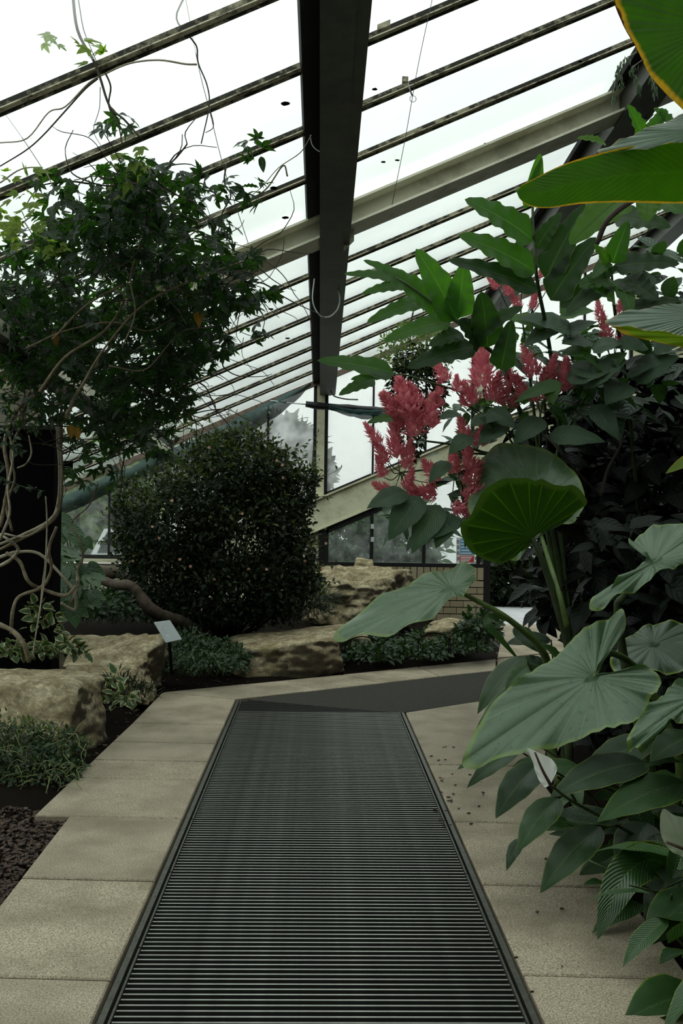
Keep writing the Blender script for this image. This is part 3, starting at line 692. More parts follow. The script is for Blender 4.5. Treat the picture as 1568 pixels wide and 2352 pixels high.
def stuff_mesh(name, tm, xf, mat, seed=0):
    vs, fs, at = tm; v = np.array([tuple(x) for x in vs]); nv = len(v); A = np.array(at, dtype=np.float32); r = np.random.RandomState(seed)
    X = np.array([[list(row) for row in m] for m in xf]); n = len(X)
    W = np.einsum('nij,vj->nvi', X[:, :3, :3], v) + X[:, None, :3, 3]
    AA = np.tile(A, (n, 1, 1)); AA[:, :, 3] = r.rand(n)[:, None]
    loops = np.concatenate([np.array(f) for f in fs]); lens = np.array([len(f) for f in fs]); nl = len(loops)
    me = bpy.data.meshes.new(name); me.vertices.add(n * nv); me.vertices.foreach_set('co', W.astype(np.float32).ravel())
    me.loops.add(n * nl); me.loops.foreach_set('vertex_index', (loops[None] + (np.arange(n) * nv)[:, None]).astype(np.int32).ravel())
    me.polygons.add(n * len(fs)); st = np.cumsum(np.concatenate([[0], lens[:-1]]))
    me.polygons.foreach_set('loop_start', (st[None] + (np.arange(n) * nl)[:, None]).astype(np.int32).ravel())
    me.polygons.foreach_set('use_smooth', np.ones(n * len(fs), dtype=bool))
    a = me.attributes.new('leaf', 'FLOAT_COLOR', 'POINT'); a.data.foreach_set('color', AA.astype(np.float32).ravel())
    me.materials.append(MATS[mat]); me.update(calc_edges=True); me.validate(); return me
_tm_cache = {}
def tmesh(tk, mat):
    if (tk, mat) not in _tm_cache: _tm_cache[(tk, mat)] = leaf_mesh(tk + '_leaf', *TM[tk], mat)
    return _tm_cache[(tk, mat)]
def leaves(parent, tk, xf, mat, nparts=0, name='leaf', stuffname='foliage', seed=0):
    xf = sorted(xf, key=lambda m: -m[0][0] ** 2 * 0 - m.to_scale()[1] / max(.5, (m.translation - EYE).length))
    for m in xf[:nparts]:
        o = link(name, tmesh(tk, mat)); o.matrix_world = m; l, q, s = m.decompose()
        o.location = l; o.rotation_mode = 'QUATERNION'; o.rotation_quaternion = q; o.scale = s; put(o, parent)
    rest = xf[nparts:]
    if rest:
        o = link(stuffname, stuff_mesh(stuffname, TM[tk], rest, mat, seed), parent); o['kind'] = 'stuff'; return o
def rvec(r): 
    while True:
        v = V((r.uniform(-1, 1), r.uniform(-1, 1), r.uniform(-1, 1)))
        if .05 < v.length < 1: return v.normalized()
def blob_xf(r, c, rad, n, size, up=.4, out=.6, droop=.0, shell=.35):
    """leaves in an ellipsoid: pointing outwards and drooping, faces up"""
    o = []; c = V(c)
    for _ in range(n):
        d = rvec(r); k = (shell + (1 - shell) * r.random()) ** .6 if shell else r.random() ** .34
        p = c + V((d.x * rad[0], d.y * rad[1], d.z * rad[2])) * k
        dr = d * out + rvec(r) * .7 + V((0, 0, -droop)); nr = V((0, 0, 1)) * up + d * .3 + rvec(r) * .5
        o.append(frame(p, dr, nr, size * r.uniform(.65, 1.25)))
    return o
simple('runner_green', (.22, .24, .09), .6, 0, 20, .2, 0)
# ---------------------------------------------------------------- boulders
def rock(c8, label, amp=.05, seed=0, n=36, name='boulder', rough=1.0, group='sandstone boulders edging the beds'):
    """c8: bottom four then top four corners (ccw) as world points"""
    c8 = [V(c) for c in c8]; bm = bmesh.new(); base = sum(c8[:4], V((0, 0, 0))) / 4
    def tri(u, v, w):
        b = (c8[0] * (1 - u) + c8[1] * u) * (1 - v) + (c8[3] * (1 - u) + c8[2] * u) * v
        t = (c8[4] * (1 - u) + c8[5] * u) * (1 - v) + (c8[7] * (1 - u) + c8[6] * u) * v
        return b * (1 - w) + t * w
    cen = sum(c8, V((0, 0, 0))) / 8; size = max((c - cen).length for c in c8)
    vid = {}
    def vert(i, j, k):
        if (i, j, k) in vid: return vid[(i, j, k)]
        u, v, w = i / n, j / n, k / n
        q = V((u * 2 - 1, v * 2 - 1, w * 2 - 1)); m = max(abs(q.x), abs(q.y), abs(q.z)); l = (abs(q.x) ** 14 + abs(q.y) ** 14 + abs(q.z) ** 14) ** (1 / 14)
        q = q * (m / l); p = tri((q.x + 1) / 2, (q.y + 1) / 2, (q.z + 1) / 2)
        d = (p - cen).normalized(); s = V((seed * 3.1, seed * 1.7, 0))
        f = amp * 1.5 * mn.noise(p * (1.3 / size * .8) + s) + amp * 1.1 * mn.noise(p * (3.2 / size * .8) + s) + amp * .45 * rough * mn.noise(p * 9 + s) + amp * .2 * rough * mn.noise(p * 22 + s)
        cel = mn.voronoi(p * (2.6 / size) + s)[0]; f -= amp * .9 * rough * max(0, .35 - (cel[1] - cel[0]))
        # stepped bedding
        f += amp * .22 * rough * mn.noise(V((p.x * 2, p.y * 2, p.z * 16)) + s) * (1 if abs(d.z) < .7 else .2)
        vid[(i, j, k)] = bm.verts.new(p + d * f); return vid[(i, j, k)]
    for a in range(n):
        for b in range(n):
            for k in (0, n):
                q = [vert(a, b, k), vert(a + 1, b, k), vert(a + 1, b + 1, k), vert(a, b + 1, k)]; bm.faces.new(q if k else q[::-1])
                q = [vert(a, k, b), vert(a + 1, k, b), vert(a + 1, k, b + 1), vert(a, k, b + 1)]; bm.faces.new(q[::-1] if k else q)
                q = [vert(k, a, b), vert(k, a + 1, b), vert(k, a + 1, b + 1), vert(k, a, b + 1)]; bm.faces.new(q if k else q[::-1])
    me = bpy.data.meshes.new(name); bm.to_mesh(me); bm.free(); me.materials.append(MATS['sandstone'])
    me.polygons.foreach_set('use_smooth', [True] * len(me.polygons)); me.update()
    return setp(link(name, me), label, 'boulder', group)
def P(u, v, Y): return px(u, v, Y)
# front boulder at the left edge
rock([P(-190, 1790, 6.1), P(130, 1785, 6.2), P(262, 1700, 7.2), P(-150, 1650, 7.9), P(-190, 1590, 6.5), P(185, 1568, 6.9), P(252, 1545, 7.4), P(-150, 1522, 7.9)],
     'pale flat-topped sandstone boulder with dark end at the left edge', .05, 1)
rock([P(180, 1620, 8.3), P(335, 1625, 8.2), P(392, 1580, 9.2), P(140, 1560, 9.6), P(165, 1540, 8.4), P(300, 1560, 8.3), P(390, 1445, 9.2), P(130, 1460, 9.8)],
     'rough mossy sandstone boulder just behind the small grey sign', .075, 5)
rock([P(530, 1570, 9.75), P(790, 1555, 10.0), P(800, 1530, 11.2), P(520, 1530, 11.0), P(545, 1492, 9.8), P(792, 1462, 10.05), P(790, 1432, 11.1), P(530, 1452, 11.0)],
     'long low sandstone block with dark front beside the far paving strip', .06, 3)
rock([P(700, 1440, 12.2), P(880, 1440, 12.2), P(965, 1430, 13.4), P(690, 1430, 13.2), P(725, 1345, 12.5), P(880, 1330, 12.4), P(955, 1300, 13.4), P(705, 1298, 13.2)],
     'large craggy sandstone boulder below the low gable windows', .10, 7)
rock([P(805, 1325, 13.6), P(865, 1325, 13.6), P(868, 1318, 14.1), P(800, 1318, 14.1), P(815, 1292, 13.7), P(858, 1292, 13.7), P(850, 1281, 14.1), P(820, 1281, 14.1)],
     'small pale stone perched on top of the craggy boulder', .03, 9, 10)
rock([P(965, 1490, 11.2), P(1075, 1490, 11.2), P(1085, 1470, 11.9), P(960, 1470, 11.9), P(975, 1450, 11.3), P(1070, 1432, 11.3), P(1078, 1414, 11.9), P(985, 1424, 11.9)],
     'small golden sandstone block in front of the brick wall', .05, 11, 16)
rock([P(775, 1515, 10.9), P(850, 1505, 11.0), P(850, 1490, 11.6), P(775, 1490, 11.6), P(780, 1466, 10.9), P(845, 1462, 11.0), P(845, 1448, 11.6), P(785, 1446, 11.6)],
     'small brown stone half hidden under the drooping grey-green leaf', .04, 12, 14)
# ---------------------------------------------------------------- black column with lianas
capz = px(60, 985, LC.y).z
column = setp(obj('clad_column', *beam_geo(V((LC.x, LC.y, -.1)), V((LC.x, LC.y, capz)), (1, 0, 0), (0, 1, 0), .52, .24), MATS['black_post']),
     'tall black clad column wrapped in pale lianas at the left', 'column')
obj('cap_plate', *box_geo((LC.x, LC.y, capz), (.54, .28, .03)), MATS['black_frame'], column)
obj('upper_shaft', *beam_geo(V((LC.x - .05, LC.y - .02, capz)), V((LC.x - .05, LC.y - .02, roof(0, LC.y - 15).z - .437 * (P0.x - LC.x) - .15)), (1, 0, 0), (0, 1, 0), .32, .22), MATS['purlin_paint'], column)
tg = thing('plant_label', px(152, 1073, 8.0), 'small black plant label hanging beside the black column', 'label')
obj('plate', *box_geo(px(153, 1073, 8.0), (.10, .006, .10)), MATS['black_post'], tg)
tube('stake', [px(141, 1082, 8.02), px(139, 1055, 8.02), px(139, 1030, 8.02)], .006, MATS['galvanised'], tg, sm=0)
for k_ in range(3): obj('lettering', *box_geo(px(153, 1072 + 4 * k_, 7.994), (.035, .002, .003)), MATS['pale_plastic'], tg)
lia = [  # winding stems: pixels, depth, radius, material
 ([(0, 1280), (40, 1268), (90, 1272), (140, 1320), (170, 1360), (172, 1400), (140, 1385)], 7.9, .010, 'liana_pale'),
 ([(0, 1435), (30, 1450), (55, 1480), (66, 1520)], 7.6, .016, 'liana_bark'),
 ([(25, 1455), (30, 1400), (45, 1370), (90, 1352), (110, 1330), (118, 1300), (112, 1260), (130, 1210)], 7.7, .011, 'liana_bark'),
 ([(15, 1270), (45, 1290), (65, 1335), (95, 1352), (150, 1368), (175, 1345)], 7.75, .012, 'liana_bark'),
 ([(0, 1250), (60, 1225), (110, 1198), (135, 1160), (140, 1080), (136, 1010), (140, 950), (150, 880)], 7.85, .010, 'liana_pale'),
 ([(0, 1262), (65, 1230), (112, 1204), (138, 1165), (143, 1085), (140, 1010), (147, 950), (175, 870)], 7.9, .009, 'liana_bark'),
 ([(5, 1225), (60, 1232), (115, 1195), (133, 1150), (136, 1070), (131, 1000), (133, 940), (130, 850)], 7.8, .007, 'liana_pale'),
 ([(0, 1210), (12, 1150), (20, 1090), (10, 1020), (30, 960), (70, 900)], 7.6, .012, 'liana_bark'),
 ([(0, 1240), (22, 1180), (18, 1120), (30, 1050), (20, 990)], 7.5, .008, 'liana_pale'),
 ([(28, 1220), (15, 1160), (34, 1100), (25, 1040), (48, 980), (90, 940)], 7.7, .008, 'liana_bark'),
 ([(85, 1440), (92, 1400), (98, 1340), (105, 1280), (108, 1200), (105, 1140)], 7.6, .005, 'liana_pale'),
 ([(75, 1505), (85, 1440), (100, 1350), (110, 1260)], 7.5, .004, 'liana_pale'),
 ([(0, 1300), (25, 1285), (42, 1262), (20, 1240), (0, 1228)], 7.7, .010, 'liana_pale'),
 ([(66, 1000), (72, 1040), (60, 1065), (40, 1075)], 7.6, .005, 'liana_pale'),
 ([(160, 1390), (180, 1345), (178, 1310), (190, 1280), (182, 1240), (165, 1200), (205, 1160), (225, 1110)], 8.1, .006, 'liana_bark'),
 ([(45, 980), (60, 930), (110, 880), (160, 820), (230, 760), (300, 700)], 7.6, .018, 'liana_bark'),
 ([(150, 960), (190, 880), (250, 800), (290, 720), (280, 670)], 7.2, .012, 'liana_pale'),
]
climber = thing('climbing_vine', V((LC.x + .1, LC.y - .5, 0)), 'huge tangled climbing vine with dark leaves covering the left roof', 'vine')
for pts, Y, rad, m in lia:
    r = random.Random(pts[0][1]); tube('liana', [px(u, v, Y + r.uniform(-.06, .06)) for u, v in pts], rad * 1.35, MATS[m], climber, rad * 1.1, 6, 5, .3)
hang = [  # bare shoots hanging from wires against the glass
 ([(165, -30), (178, 70), (215, 140), (230, 180), (252, 245), (285, 275), (320, 315)], 4.6, .008, 'thin_twig'),
 ([(430, -20), (405, 42), (440, 90), (452, 110), (455, 145), (475, 195), (480, 245), (462, 330)], 4.7, .005, 'thin_twig'),
 ([(480, 245), (490, 290), (472, 305)], 4.7, .003, 'thin_twig'),
 ([(452, 148), (425, 147), (365, 138), (300, 145), (245, 168), (205, 190), (150, 245), (112, 258), (62, 318), (0, 328)], 4.6, .005, 'liana_pale'),
 ([(225, 180), (195, 205), (150, 255), (100, 310), (60, 345), (0, 382)], 4.65, .005, 'thin_twig'),
 ([(242, 168), (254, 200), (250, 245), (272, 290), (280, 330)], 4.6, .005, 'thin_twig'),
 ([(0, 420), (50, 388), (100, 390), (125, 435), (150, 450)], 5.0, .004, 'liana_pale'),
 ([(180, 0), (190, 60), (200, 90), (225, 150)], 4.55, .003, 'thin_twig'),
 ([(660, 405), (650, 380), (615, 430), (580, 455), (500, 500), (430, 545), (380, 590)], 5.4, .005, 'liana_bark'),
 ([(715, 310), (690, 350), (640, 385), (600, 430), (540, 480)], 5.4, .003, 'liana_bark'),
 ([(520, 375), (515, 420), (530, 450), (510, 490), (500, 540)], 5.2, .005, 'thin_twig'),
 ([(0, 600), (60, 570), (100, 560)], 5.3, .004, 'thin_twig'), ([(230, 200), (228, 250), (215, 300), (235, 340)], 4.6, .002, 'thin_twig'),
]
for pts, Y, rad, m in hang: tube('shoot', [px(u, v, Y) for u, v in pts], rad, MATS[m], climber, rad * .6, 5, 5)
r = random.Random(11); xf = {'palm5': [], 'serrate': [], 'palm3': []}; lime = []
blobs = [  # u, v, ru, rv, depth, spread, n
 (250, 480, 120, 90, 5.4, .5, 150), (360, 450, 110, 70, 5.4, .5, 120), (310, 400, 60, 45, 5.0, .3, 36), (200, 560, 130, 70, 5.8, .6, 130), (330, 570, 120, 80, 6.0, .6, 170),
 (440, 590, 90, 50, 6.0, .5, 70), (540, 600, 60, 25, 5.8, .3, 30), (250, 670, 200, 90, 6.6, .7, 330), (420, 690, 120, 80, 6.4, .6, 190), (530, 680, 70, 40, 6.0, .4, 45),
 (120, 760, 120, 90, 7.2, .6, 220), (300, 790, 190, 90, 7.0, .7, 380), (440, 790, 90, 60, 6.6, .5, 100), (180, 890, 110, 90, 7.4, .5, 170), (330, 900, 110, 80, 7.2, .6, 190),
 (400, 880, 60, 70, 6.9, .4, 60), (40, 640, 70, 60, 6.2, .4, 40), (230, 1000, 80, 50, 7.6, .4, 60), (290, 970, 60, 60, 7.4, .4, 60), (60, 900, 60, 90, 7.5, .4, 60), (210, 1080, 60, 40, 7.8, .3, 26),
 (360, 990, 50, 60, 7.4, .4, 36), (490, 430, 50, 40, 5.2, .25, 16), (590, 440, 30, 40, 5.1, .2, 8), (580, 340, 28, 30, 5.0, .15, 7), (505, 520, 40, 30, 5.4, .25, 14), (120, 420, 40, 40, 5.2, .3, 14),
 (60, 560, 70, 40, 5.9, .4, 40), (90, 680, 90, 60, 6.6, .5, 110), (50, 820, 60, 60, 7.3, .4, 70), (150, 500, 60, 50, 5.5, .4, 40), (620, 670, 25, 20, 6.0, .2, 7), (590, 760, 20, 20, 6.4, .2, 5), (275, 290, 35, 30, 4.8, .2, 9),
]
for u, v, ru, rv, Y, sp, n in blobs:
    for _ in range(int(n * (1.25 if n > 100 else 1.3))):
        a = r.random() * 6.283; k = r.random() ** .5; yy = Y + r.uniform(-sp, sp)
        p = px(u + ru * k * math.cos(a), v + rv * k * math.sin(a), yy)
        zr = roof(0, yy - 15).z + .437 * (p.x - roof(0, yy - 15).x) - .1
        if p.z > zr: p.z = zr - r.random() * .15
        d = V((r.uniform(-1, 1), r.uniform(-1, .7), r.uniform(-1.1, .35))); nn = V((0, -.25, .75)) + rvec(r) * .8
        tk = 'palm5' if r.random() < .6 else ('palm3' if r.random() < .4 else 'serrate')
        xf[tk].append(frame(p, d, nn, r.uniform(.062, .118)))
leaves(climber, 'palm5', xf['palm5'], 'vine_leaf', 150); leaves(climber, 'palm3', xf['palm3'], 'vine_leaf', 60); leaves(climber, 'serrate', xf['serrate'], 'vine_leaf', 60)
for (u, v, ru, rv, Y, n) in ((40, 450, 45, 60, 4.9, 24), (30, 530, 45, 40, 5.0, 16), (110, 570, 40, 25, 5.1, 8), (115, 88, 30, 16, 4.5, 6), (215, 105, 35, 22, 4.5, 6), (290, 360, 40, 30, 4.9, 8), (300, 410, 70, 40, 4.9, 9), (190, 155, 12, 15, 4.5, 1), (95, 540, 25, 40, 5.0, 5)):
    for _ in range(n):
        p = px(u + r.uniform(-ru, ru), v + r.uniform(-rv, rv), Y + r.uniform(-.2, .2)); lime.append(frame(p, V((r.uniform(-1, 1), r.uniform(-.6, .4), r.uniform(-1, .2))), V((r.uniform(-.5, .5), -.6, .6)), r.uniform(.05, .095)))
leaves(climber, 'ivy', lime, 'vine_lime', 300)
leaves(climber, 'ovate', [frame(px(u, v, Y), V((.1, -.2, -1)), V((.1, -1, .2)), .11) for u, v, Y in ((455, 712, 5.7), (162, 975, 7.0), (178, 978, 7.0), (128, 760, 6.4))], 'dead_leaf', 9, 'withered_leaf')
for pts, Y, rad in (([(90, 900), (150, 820), (240, 760), (285, 690), (270, 665)], 5.9, .009), ([(180, 900), (240, 800), (330, 700), (450, 640), (560, 600)], 5.7, .008), ([(60, 800), (150, 760), (260, 740), (340, 760), (400, 730)], 6.0, .006), ([(320, 560), (300, 640), (310, 720), (280, 800)], 5.4, .006), ([(120, 780), (200, 700), (300, 650), (380, 655), (480, 700)], 5.9, .007), ([(250, 840), (330, 850), (380, 800), (420, 760), (500, 750)], 6.1, .005)):
    tube('liana', [px(u, v, Y) for u, v in pts], rad, MATS['liana_bark'], climber, rad * .6, 6, 6, .3)
mb = MB()                                                 # tangle of thin stems inside the mass
for _ in range(260):
    u, v, ru, rv, Y, sp, n = r.choice(blobs[:20]); p = px(u + r.uniform(-ru, ru), v + r.uniform(-rv, rv), Y); pts = [p]
    d = rvec(r); d.z = -abs(d.z) * .6
    for k in range(5): d = (d + rvec(r) * .6).normalized(); pts.append(pts[-1] + d * r.uniform(.06, .16))
    mb.add(*tube_geo(smooth_path(pts, 3), r.uniform(.0025, .006), .002, 4))
o = mb.build('stem_tangle', MATS['brown_stem'], climber, True); o['kind'] = 'stuff'
# pale green climber sprigs in front of the column
spr = thing('pale_creeper', px(10, 1260, 7.2), 'pale green creeper sprigs hanging in front of the black column', 'vine')
sx = []
for pts in ([(-10, 1005), (30, 1025), (60, 1035)], [(-5, 1095), (20, 1105), (60, 1120), (104, 1128)], [(0, 905), (25, 918), (60, 915)], [(0, 940), (30, 960)], [(0, 985), (30, 1000), (45, 1035)], [(0, 1060), (14, 1075)]):
    P3 = smooth_path([px(u, v, 7.1) for u, v in pts], 5); tube('twig', P3, .004, MATS['green_stem'], spr, .002, 5, 0)
    for p in P3[::2]:
        for _ in range(2): sx.append(frame(p, V((r.uniform(-.7, .7), -.4, r.uniform(-1, .4))), V((r.uniform(-.3, .3), -.6, .7)), r.uniform(.05, .085)))
leaves(spr, 'serrate', sx, 'cover_leaf', 200)
# ---------------------------------------------------------------- fallen branch and log
bp = [px(185, 1312, 10.6), px(215, 1325, 10.5), px(265, 1343, 10.4), px(300, 1345, 10.3), px(322, 1368, 10.3), px(345, 1398, 10.3), px(375, 1415, 10.4), px(420, 1430, 10.6), px(455, 1455, 10.8)]
br = thing('fallen_branch', bp[-1], 'curved bare brown branch reaching out from under the dark shrub', 'branch')
tube('bough', bp, .042, MATS['branch_bark'], br, .075, 10, 8, .18)
lg = setp(tube('log', [px(215, 1318, 12.6), px(240, 1314, 12.6), px(275, 1318, 12.6), px(300, 1330, 12.6)], .09, MATS['branch_bark'], None, .07, 10, 5, .5), 'weathered grey log lying by the left gable window', 'log')
# ---------------------------------------------------------------- flowering small-leaved shrub
SH = thing('camellia_shrub' if False else 'flowering_shrub', V((px(520, 1440, 11.6).x, 11.6, .15)), 'big rounded dark shrub with tiny leaves and scattered pink flowers', 'shrub')
r = random.Random(5); xd, xb = [], []
sb = [(490, 1130, 120, 105, 11.2, .9), (560, 1080, 95, 90, 11.3, .8), (400, 1200, 120, 110, 11.3, .9), (560, 1240, 140, 130, 11.2, .9), (640, 1180, 70, 90, 11.2, .6), (380, 1320, 100, 100, 11.4, .8), (520, 1350, 160, 90, 11.3, .9), (650, 1330, 75, 80, 11.2, .6), (495, 1045, 62, 48, 11.4, .6), (620, 1090, 60, 60, 11.2, .5), (690, 1270, 40, 50, 11.2, .4), (690, 1130, 35, 60, 11.2, .3), (320, 1250, 55, 70, 11.4, .5), (300, 1160, 40, 60, 11.5, .4), (700, 1330, 40, 30, 11.2, .3), (540, 1010, 60, 22, 11.4, .3), (715, 1095, 18, 25, 11.2, .2), (285, 1220, 22, 30, 11.4, .2)]
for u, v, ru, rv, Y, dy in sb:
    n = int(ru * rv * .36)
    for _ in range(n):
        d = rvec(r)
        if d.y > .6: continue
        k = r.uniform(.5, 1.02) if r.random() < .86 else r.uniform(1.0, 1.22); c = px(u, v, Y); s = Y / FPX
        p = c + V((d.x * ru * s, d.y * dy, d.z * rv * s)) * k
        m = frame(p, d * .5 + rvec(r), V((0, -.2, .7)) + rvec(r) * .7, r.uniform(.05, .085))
        (xb if (d.z > .25 and r.random() < .5) else xd).append(m)  # upper leaves get a lighter colour, painting in light from above
leaves(SH, 'tiny', xd, 'shrub_leaf', 0, stuffname='foliage'); leaves(SH, 'tiny', xb, 'shrub_bright', 0, stuffname='sunlit_foliage' if False else 'lit_foliage')
mb = MB()
c0 = V((px(520, 1440, 11.6).x, 11.6, .1))
for _ in range(60):
    u, v, ru, rv, Y, dy = r.choice(sb); e = px(u + r.uniform(-ru, ru) * .7, v + r.uniform(-rv, rv) * .7, Y + r.uniform(-dy, dy) * .6)
    mb.add(*tube_geo(smooth_path([c0 + V((r.uniform(-.15, .15), r.uniform(-.15, .15), 0)), (c0 + e) / 2 + rvec(r) * .15, e], 4), .018, .005, 5))
mb.build('stems', MATS['brown_stem'], SH, True)
mb = MB(); xs_ = []
for k in range(90):                                        # loose twigs breaking the outline
    u, v, ru, rv, Y, dy = r.choice(sb); a = r.uniform(-.4, 3.5); q = px(u + ru * .92 * math.cos(a), v - rv * .92 * math.sin(a), Y + r.uniform(-.4, .1)); d = V((math.cos(a), r.uniform(-.3, .1), math.sin(a) + .3)).normalized() + rvec(r) * .35; L = r.uniform(.12, .32)
    pts = [q, q + d * L * .5 + rvec(r) * .02, q + d * L]; mb.add(*tube_geo(smooth_path(pts, 3), .004, .0015, 4))
    for t in np.linspace(.15, 1, 9): xs_.append(frame(q + d * L * t, d * .5 + rvec(r), V((0, -.3, .7)) + rvec(r) * .6, r.uniform(.045, .075)))
o = mb.build('twigs', MATS['brown_stem'], SH, True); o['kind'] = 'stuff'
leaves(SH, 'tiny', xs_, 'shrub_bright', 0, stuffname='twig_foliage')
TM['flower'] = join([strip((0, 0, 0), (math.cos(a) * .9, math.sin(a) * .9, .25), (0, 0, 1), .7, 'round', 2, 2, .1, .1, 0, 2, 1, .5, 1) for a in np.arange(0, 6.28, 1.2566)])
fl = [(480, 1028), (635, 1058), (648, 1068), (650, 1097), (365, 1236), (305, 1288), (413, 1285), (437, 1301), (492, 1330), (571, 1307), (612, 1308), (740, 1307), (748, 1248), (395, 1150), (556, 1180), (700, 1288), (462, 1400), (350, 1210)]
pf = [frame(px(u, v, 10.35 if 340 < u < 640 and v > 1100 else 10.7), V((r.uniform(-1, 1), -.2, r.uniform(-1, 1))), V((r.uniform(-.4, .4), -1, .3)), .022) for u, v in fl]
leaves(SH, 'flower', pf, 'pink_bract', 99, name='flower')
# ---------------------------------------------------------------- plant sign
ps = [px(353, 1429, 8.85), px(390, 1424, 8.95), px(418, 1468, 8.85), px(381, 1476, 8.75)]
sg = thing('plant_sign', V((px(392, 1530, 8.82).x, 8.82, 0)), 'small tilted grey notice plate on a black stake among the boulders', 'sign')
sn = (ps[1] - ps[0]).cross(ps[3] - ps[0]).normalized(); sn = sn if sn.y < 0 else -sn
t_ = NT('sign_grey'); t_.done(t_.bsdf((.34, .38, .38), .4))
plate = obj('plate', ps + [p - sn * .006 for p in ps], [(0, 1, 2, 3), (7, 6, 5, 4), (0, 4, 5, 1), (1, 5, 6, 2), (2, 6, 7, 3), (3, 7, 4, 0)], MATS['sign_grey'], sg)
def onsign(a, b, h=.002): return ps[0] + (ps[1] - ps[0]) * a + (ps[3] - ps[0]) * b + sn * h
tube('stake', [px(388, 1472, 8.84), px(391, 1500, 8.84), px(394, 1550, 8.84)], .014, MATS['black_post'], sg, sm=0)
def stripe(name, a0, b0, a1, b1, w, mat, h=.002):
    d = V((a1 - a0, b1 - b0, 0)).normalized(); q = (-d.y * w, d.x * w * .75)
    return obj(name, [onsign(a0 - q[0], b0 - q[1], h), onsign(a1 - q[0], b1 - q[1], h), onsign(a1 + q[0], b1 + q[1], h), onsign(a0 + q[0], b0 + q[1], h)], [(0, 1, 2, 3)], MATS[mat], plate)
t_ = NT('sign_red'); t_.done(t_.bsdf((.34, .25, .25), .5)); t_ = NT('sign_white'); t_.done(t_.bsdf((.8, .82, .82), .5))
ring = []; 
for k in range(24):
    a = k / 24 * 6.283; ring += [onsign(.5 + .27 * math.cos(a), .42 + .21 * math.sin(a)), onsign(.5 + .245 * math.cos(a), .42 + .19 * math.sin(a))]
obj('red_ring', ring, [(2 * k, 2 * k + 1, (2 * k + 3) % 48, (2 * k + 2) % 48) for k in range(24)], MATS['sign_red'], plate)
for a in ((.44, .33, .56, .48), (.36, .44, .56, .49), (.56, .49, .60, .40), (.40, .49, .52, .5)): stripe('hand_symbol', *a, .018, 'sign_white')
stripe('caption', .05, .045, .62, .045, .010, 'sign_white')
def sign_text(txt, a, b, size, nm):
    cu = bpy.data.curves.new(nm, 'FONT'); cu.body = txt; cu.size = size; cu.extrude = .0004; cu.align_x = 'CENTER'
    o = bpy.data.objects.new(nm, cu); C.objects.link(o); ex = (ps[1] - ps[0]).normalized(); ey = sn.cross(ex)
    p = onsign(a, b, .002); o.matrix_world = Matrix(((ex.x, ey.x, sn.x, p.x), (ex.y, ey.y, sn.y, p.y), (ex.z, ey.z, sn.z, p.z), (0, 0, 0, 1)))
    l, q, s = o.matrix_world.decompose(); me = bpy.data.meshes.new_from_object(o.evaluated_get(bpy.context.evaluated_depsgraph_get())); bpy.data.objects.remove(o)
    me.materials.clear(); me.materials.append(MATS['sign_white']); o = link(nm, me); o.location = l; o.rotation_mode = 'QUATERNION'; o.rotation_quaternion = q; put(o, plate)
sign_text("Please don't touch", .54, .72, .0165, 'lettering')
stripe('text_line', .27, .80, .43, .80, .012, 'sign_white'); stripe('text_line', .45, .80, .62, .80, .012, 'sign_white')
# ---------------------------------------------------------------- ground plants on the left
def clump(name, label, cat, items, tk, mat, n, size, nparts=0, seed=0, up=.7, h=.12, group=None, stems=True, stemmat='green_stem', droop=.2):
    """low plant: items = (u, v, Y, radius x, radius y)"""
    r = random.Random(seed); u, v, Y, rx, ry = items[0]; b = px(u, v, Y); th = thing(name, V((b.x, b.y, b.z)), label, cat, group); X = []; mb = MB()
    tot = sum(i[3] * i[4] for i in items)
    for (u, v, Y, rx, ry) in items:
        c = px(u, v, Y)
        for _ in range(max(1, int(n * rx * ry / tot))):
            a = r.random() * 6.283; k = r.random() ** .5; z = h * (1 - .6 * k * k) * r.uniform(.35, 1.1)
            p = c + V((rx * k * math.cos(a), ry * k * math.sin(a), z)); d = V((math.cos(a) * k, math.sin(a) * k - .3, r.uniform(-.5, .9) - droop)) + rvec(r) * .6
            X.append(frame(p, d, V((0, -.3, up)) + rvec(r) * .5, size * r.uniform(.6, 1.3)))
            if stems and r.random() < .22: mb.add(*tube_geo([p + V((r.uniform(-.03, .03), .03, -z * .9)), p + rvec(r) * .01 - V((0, 0, z * .4)), p], .0025, .0015, 4))
    leaves(th, tk, X, mat, nparts, seed=seed)
    if mb.v: o = mb.build('stems', MATS[stemmat], th, True); o['kind'] = 'stuff'
    return th
clump('variegated_creeper', 'cream-edged variegated creeper behind the front left boulder', 'ground plant', [(60, 1512, 7.9, .28, .16), (130, 1500, 8.0, .18, .15), (160, 1515, 8.0, .14, .1), (20, 1515, 7.9, .2, .12)], 'ovatew', 'variegated_leaf', 190, .08, 150, 1, h=.14)
clump('variegated_creeper', 'cream-edged variegated plant growing up the black column foot', 'ground plant', [(100, 1460, 8.05, .16, .1), (85, 1430, 8.1, .1, .06)], 'ovatew', 'variegated_leaf', 44, .085, 60, 2, h=.2)
clump('variegated_creeper', 'cream-edged variegated plant between the two left boulders', 'ground plant', [(262, 1625, 7.7, .08, .06), (258, 1585, 7.8, .07, .06), (285, 1625, 7.6, .07, .05), (300, 1640, 7.55, .03, .03)], 'ovatew', 'variegated_leaf', 54, .08, 60, 3, h=.14)
clump('grass_tuft', 'dark grassy tuft in front of the mossy left boulder', 'ground plant', [(300, 1600, 8.0, .16, .1), (330, 1610, 8.0, .12, .08), (270, 1575, 8.1, .12, .08)], 'needle', 'shrub_leaf', 300, .09, 0, 4, h=.13, droop=-.3)
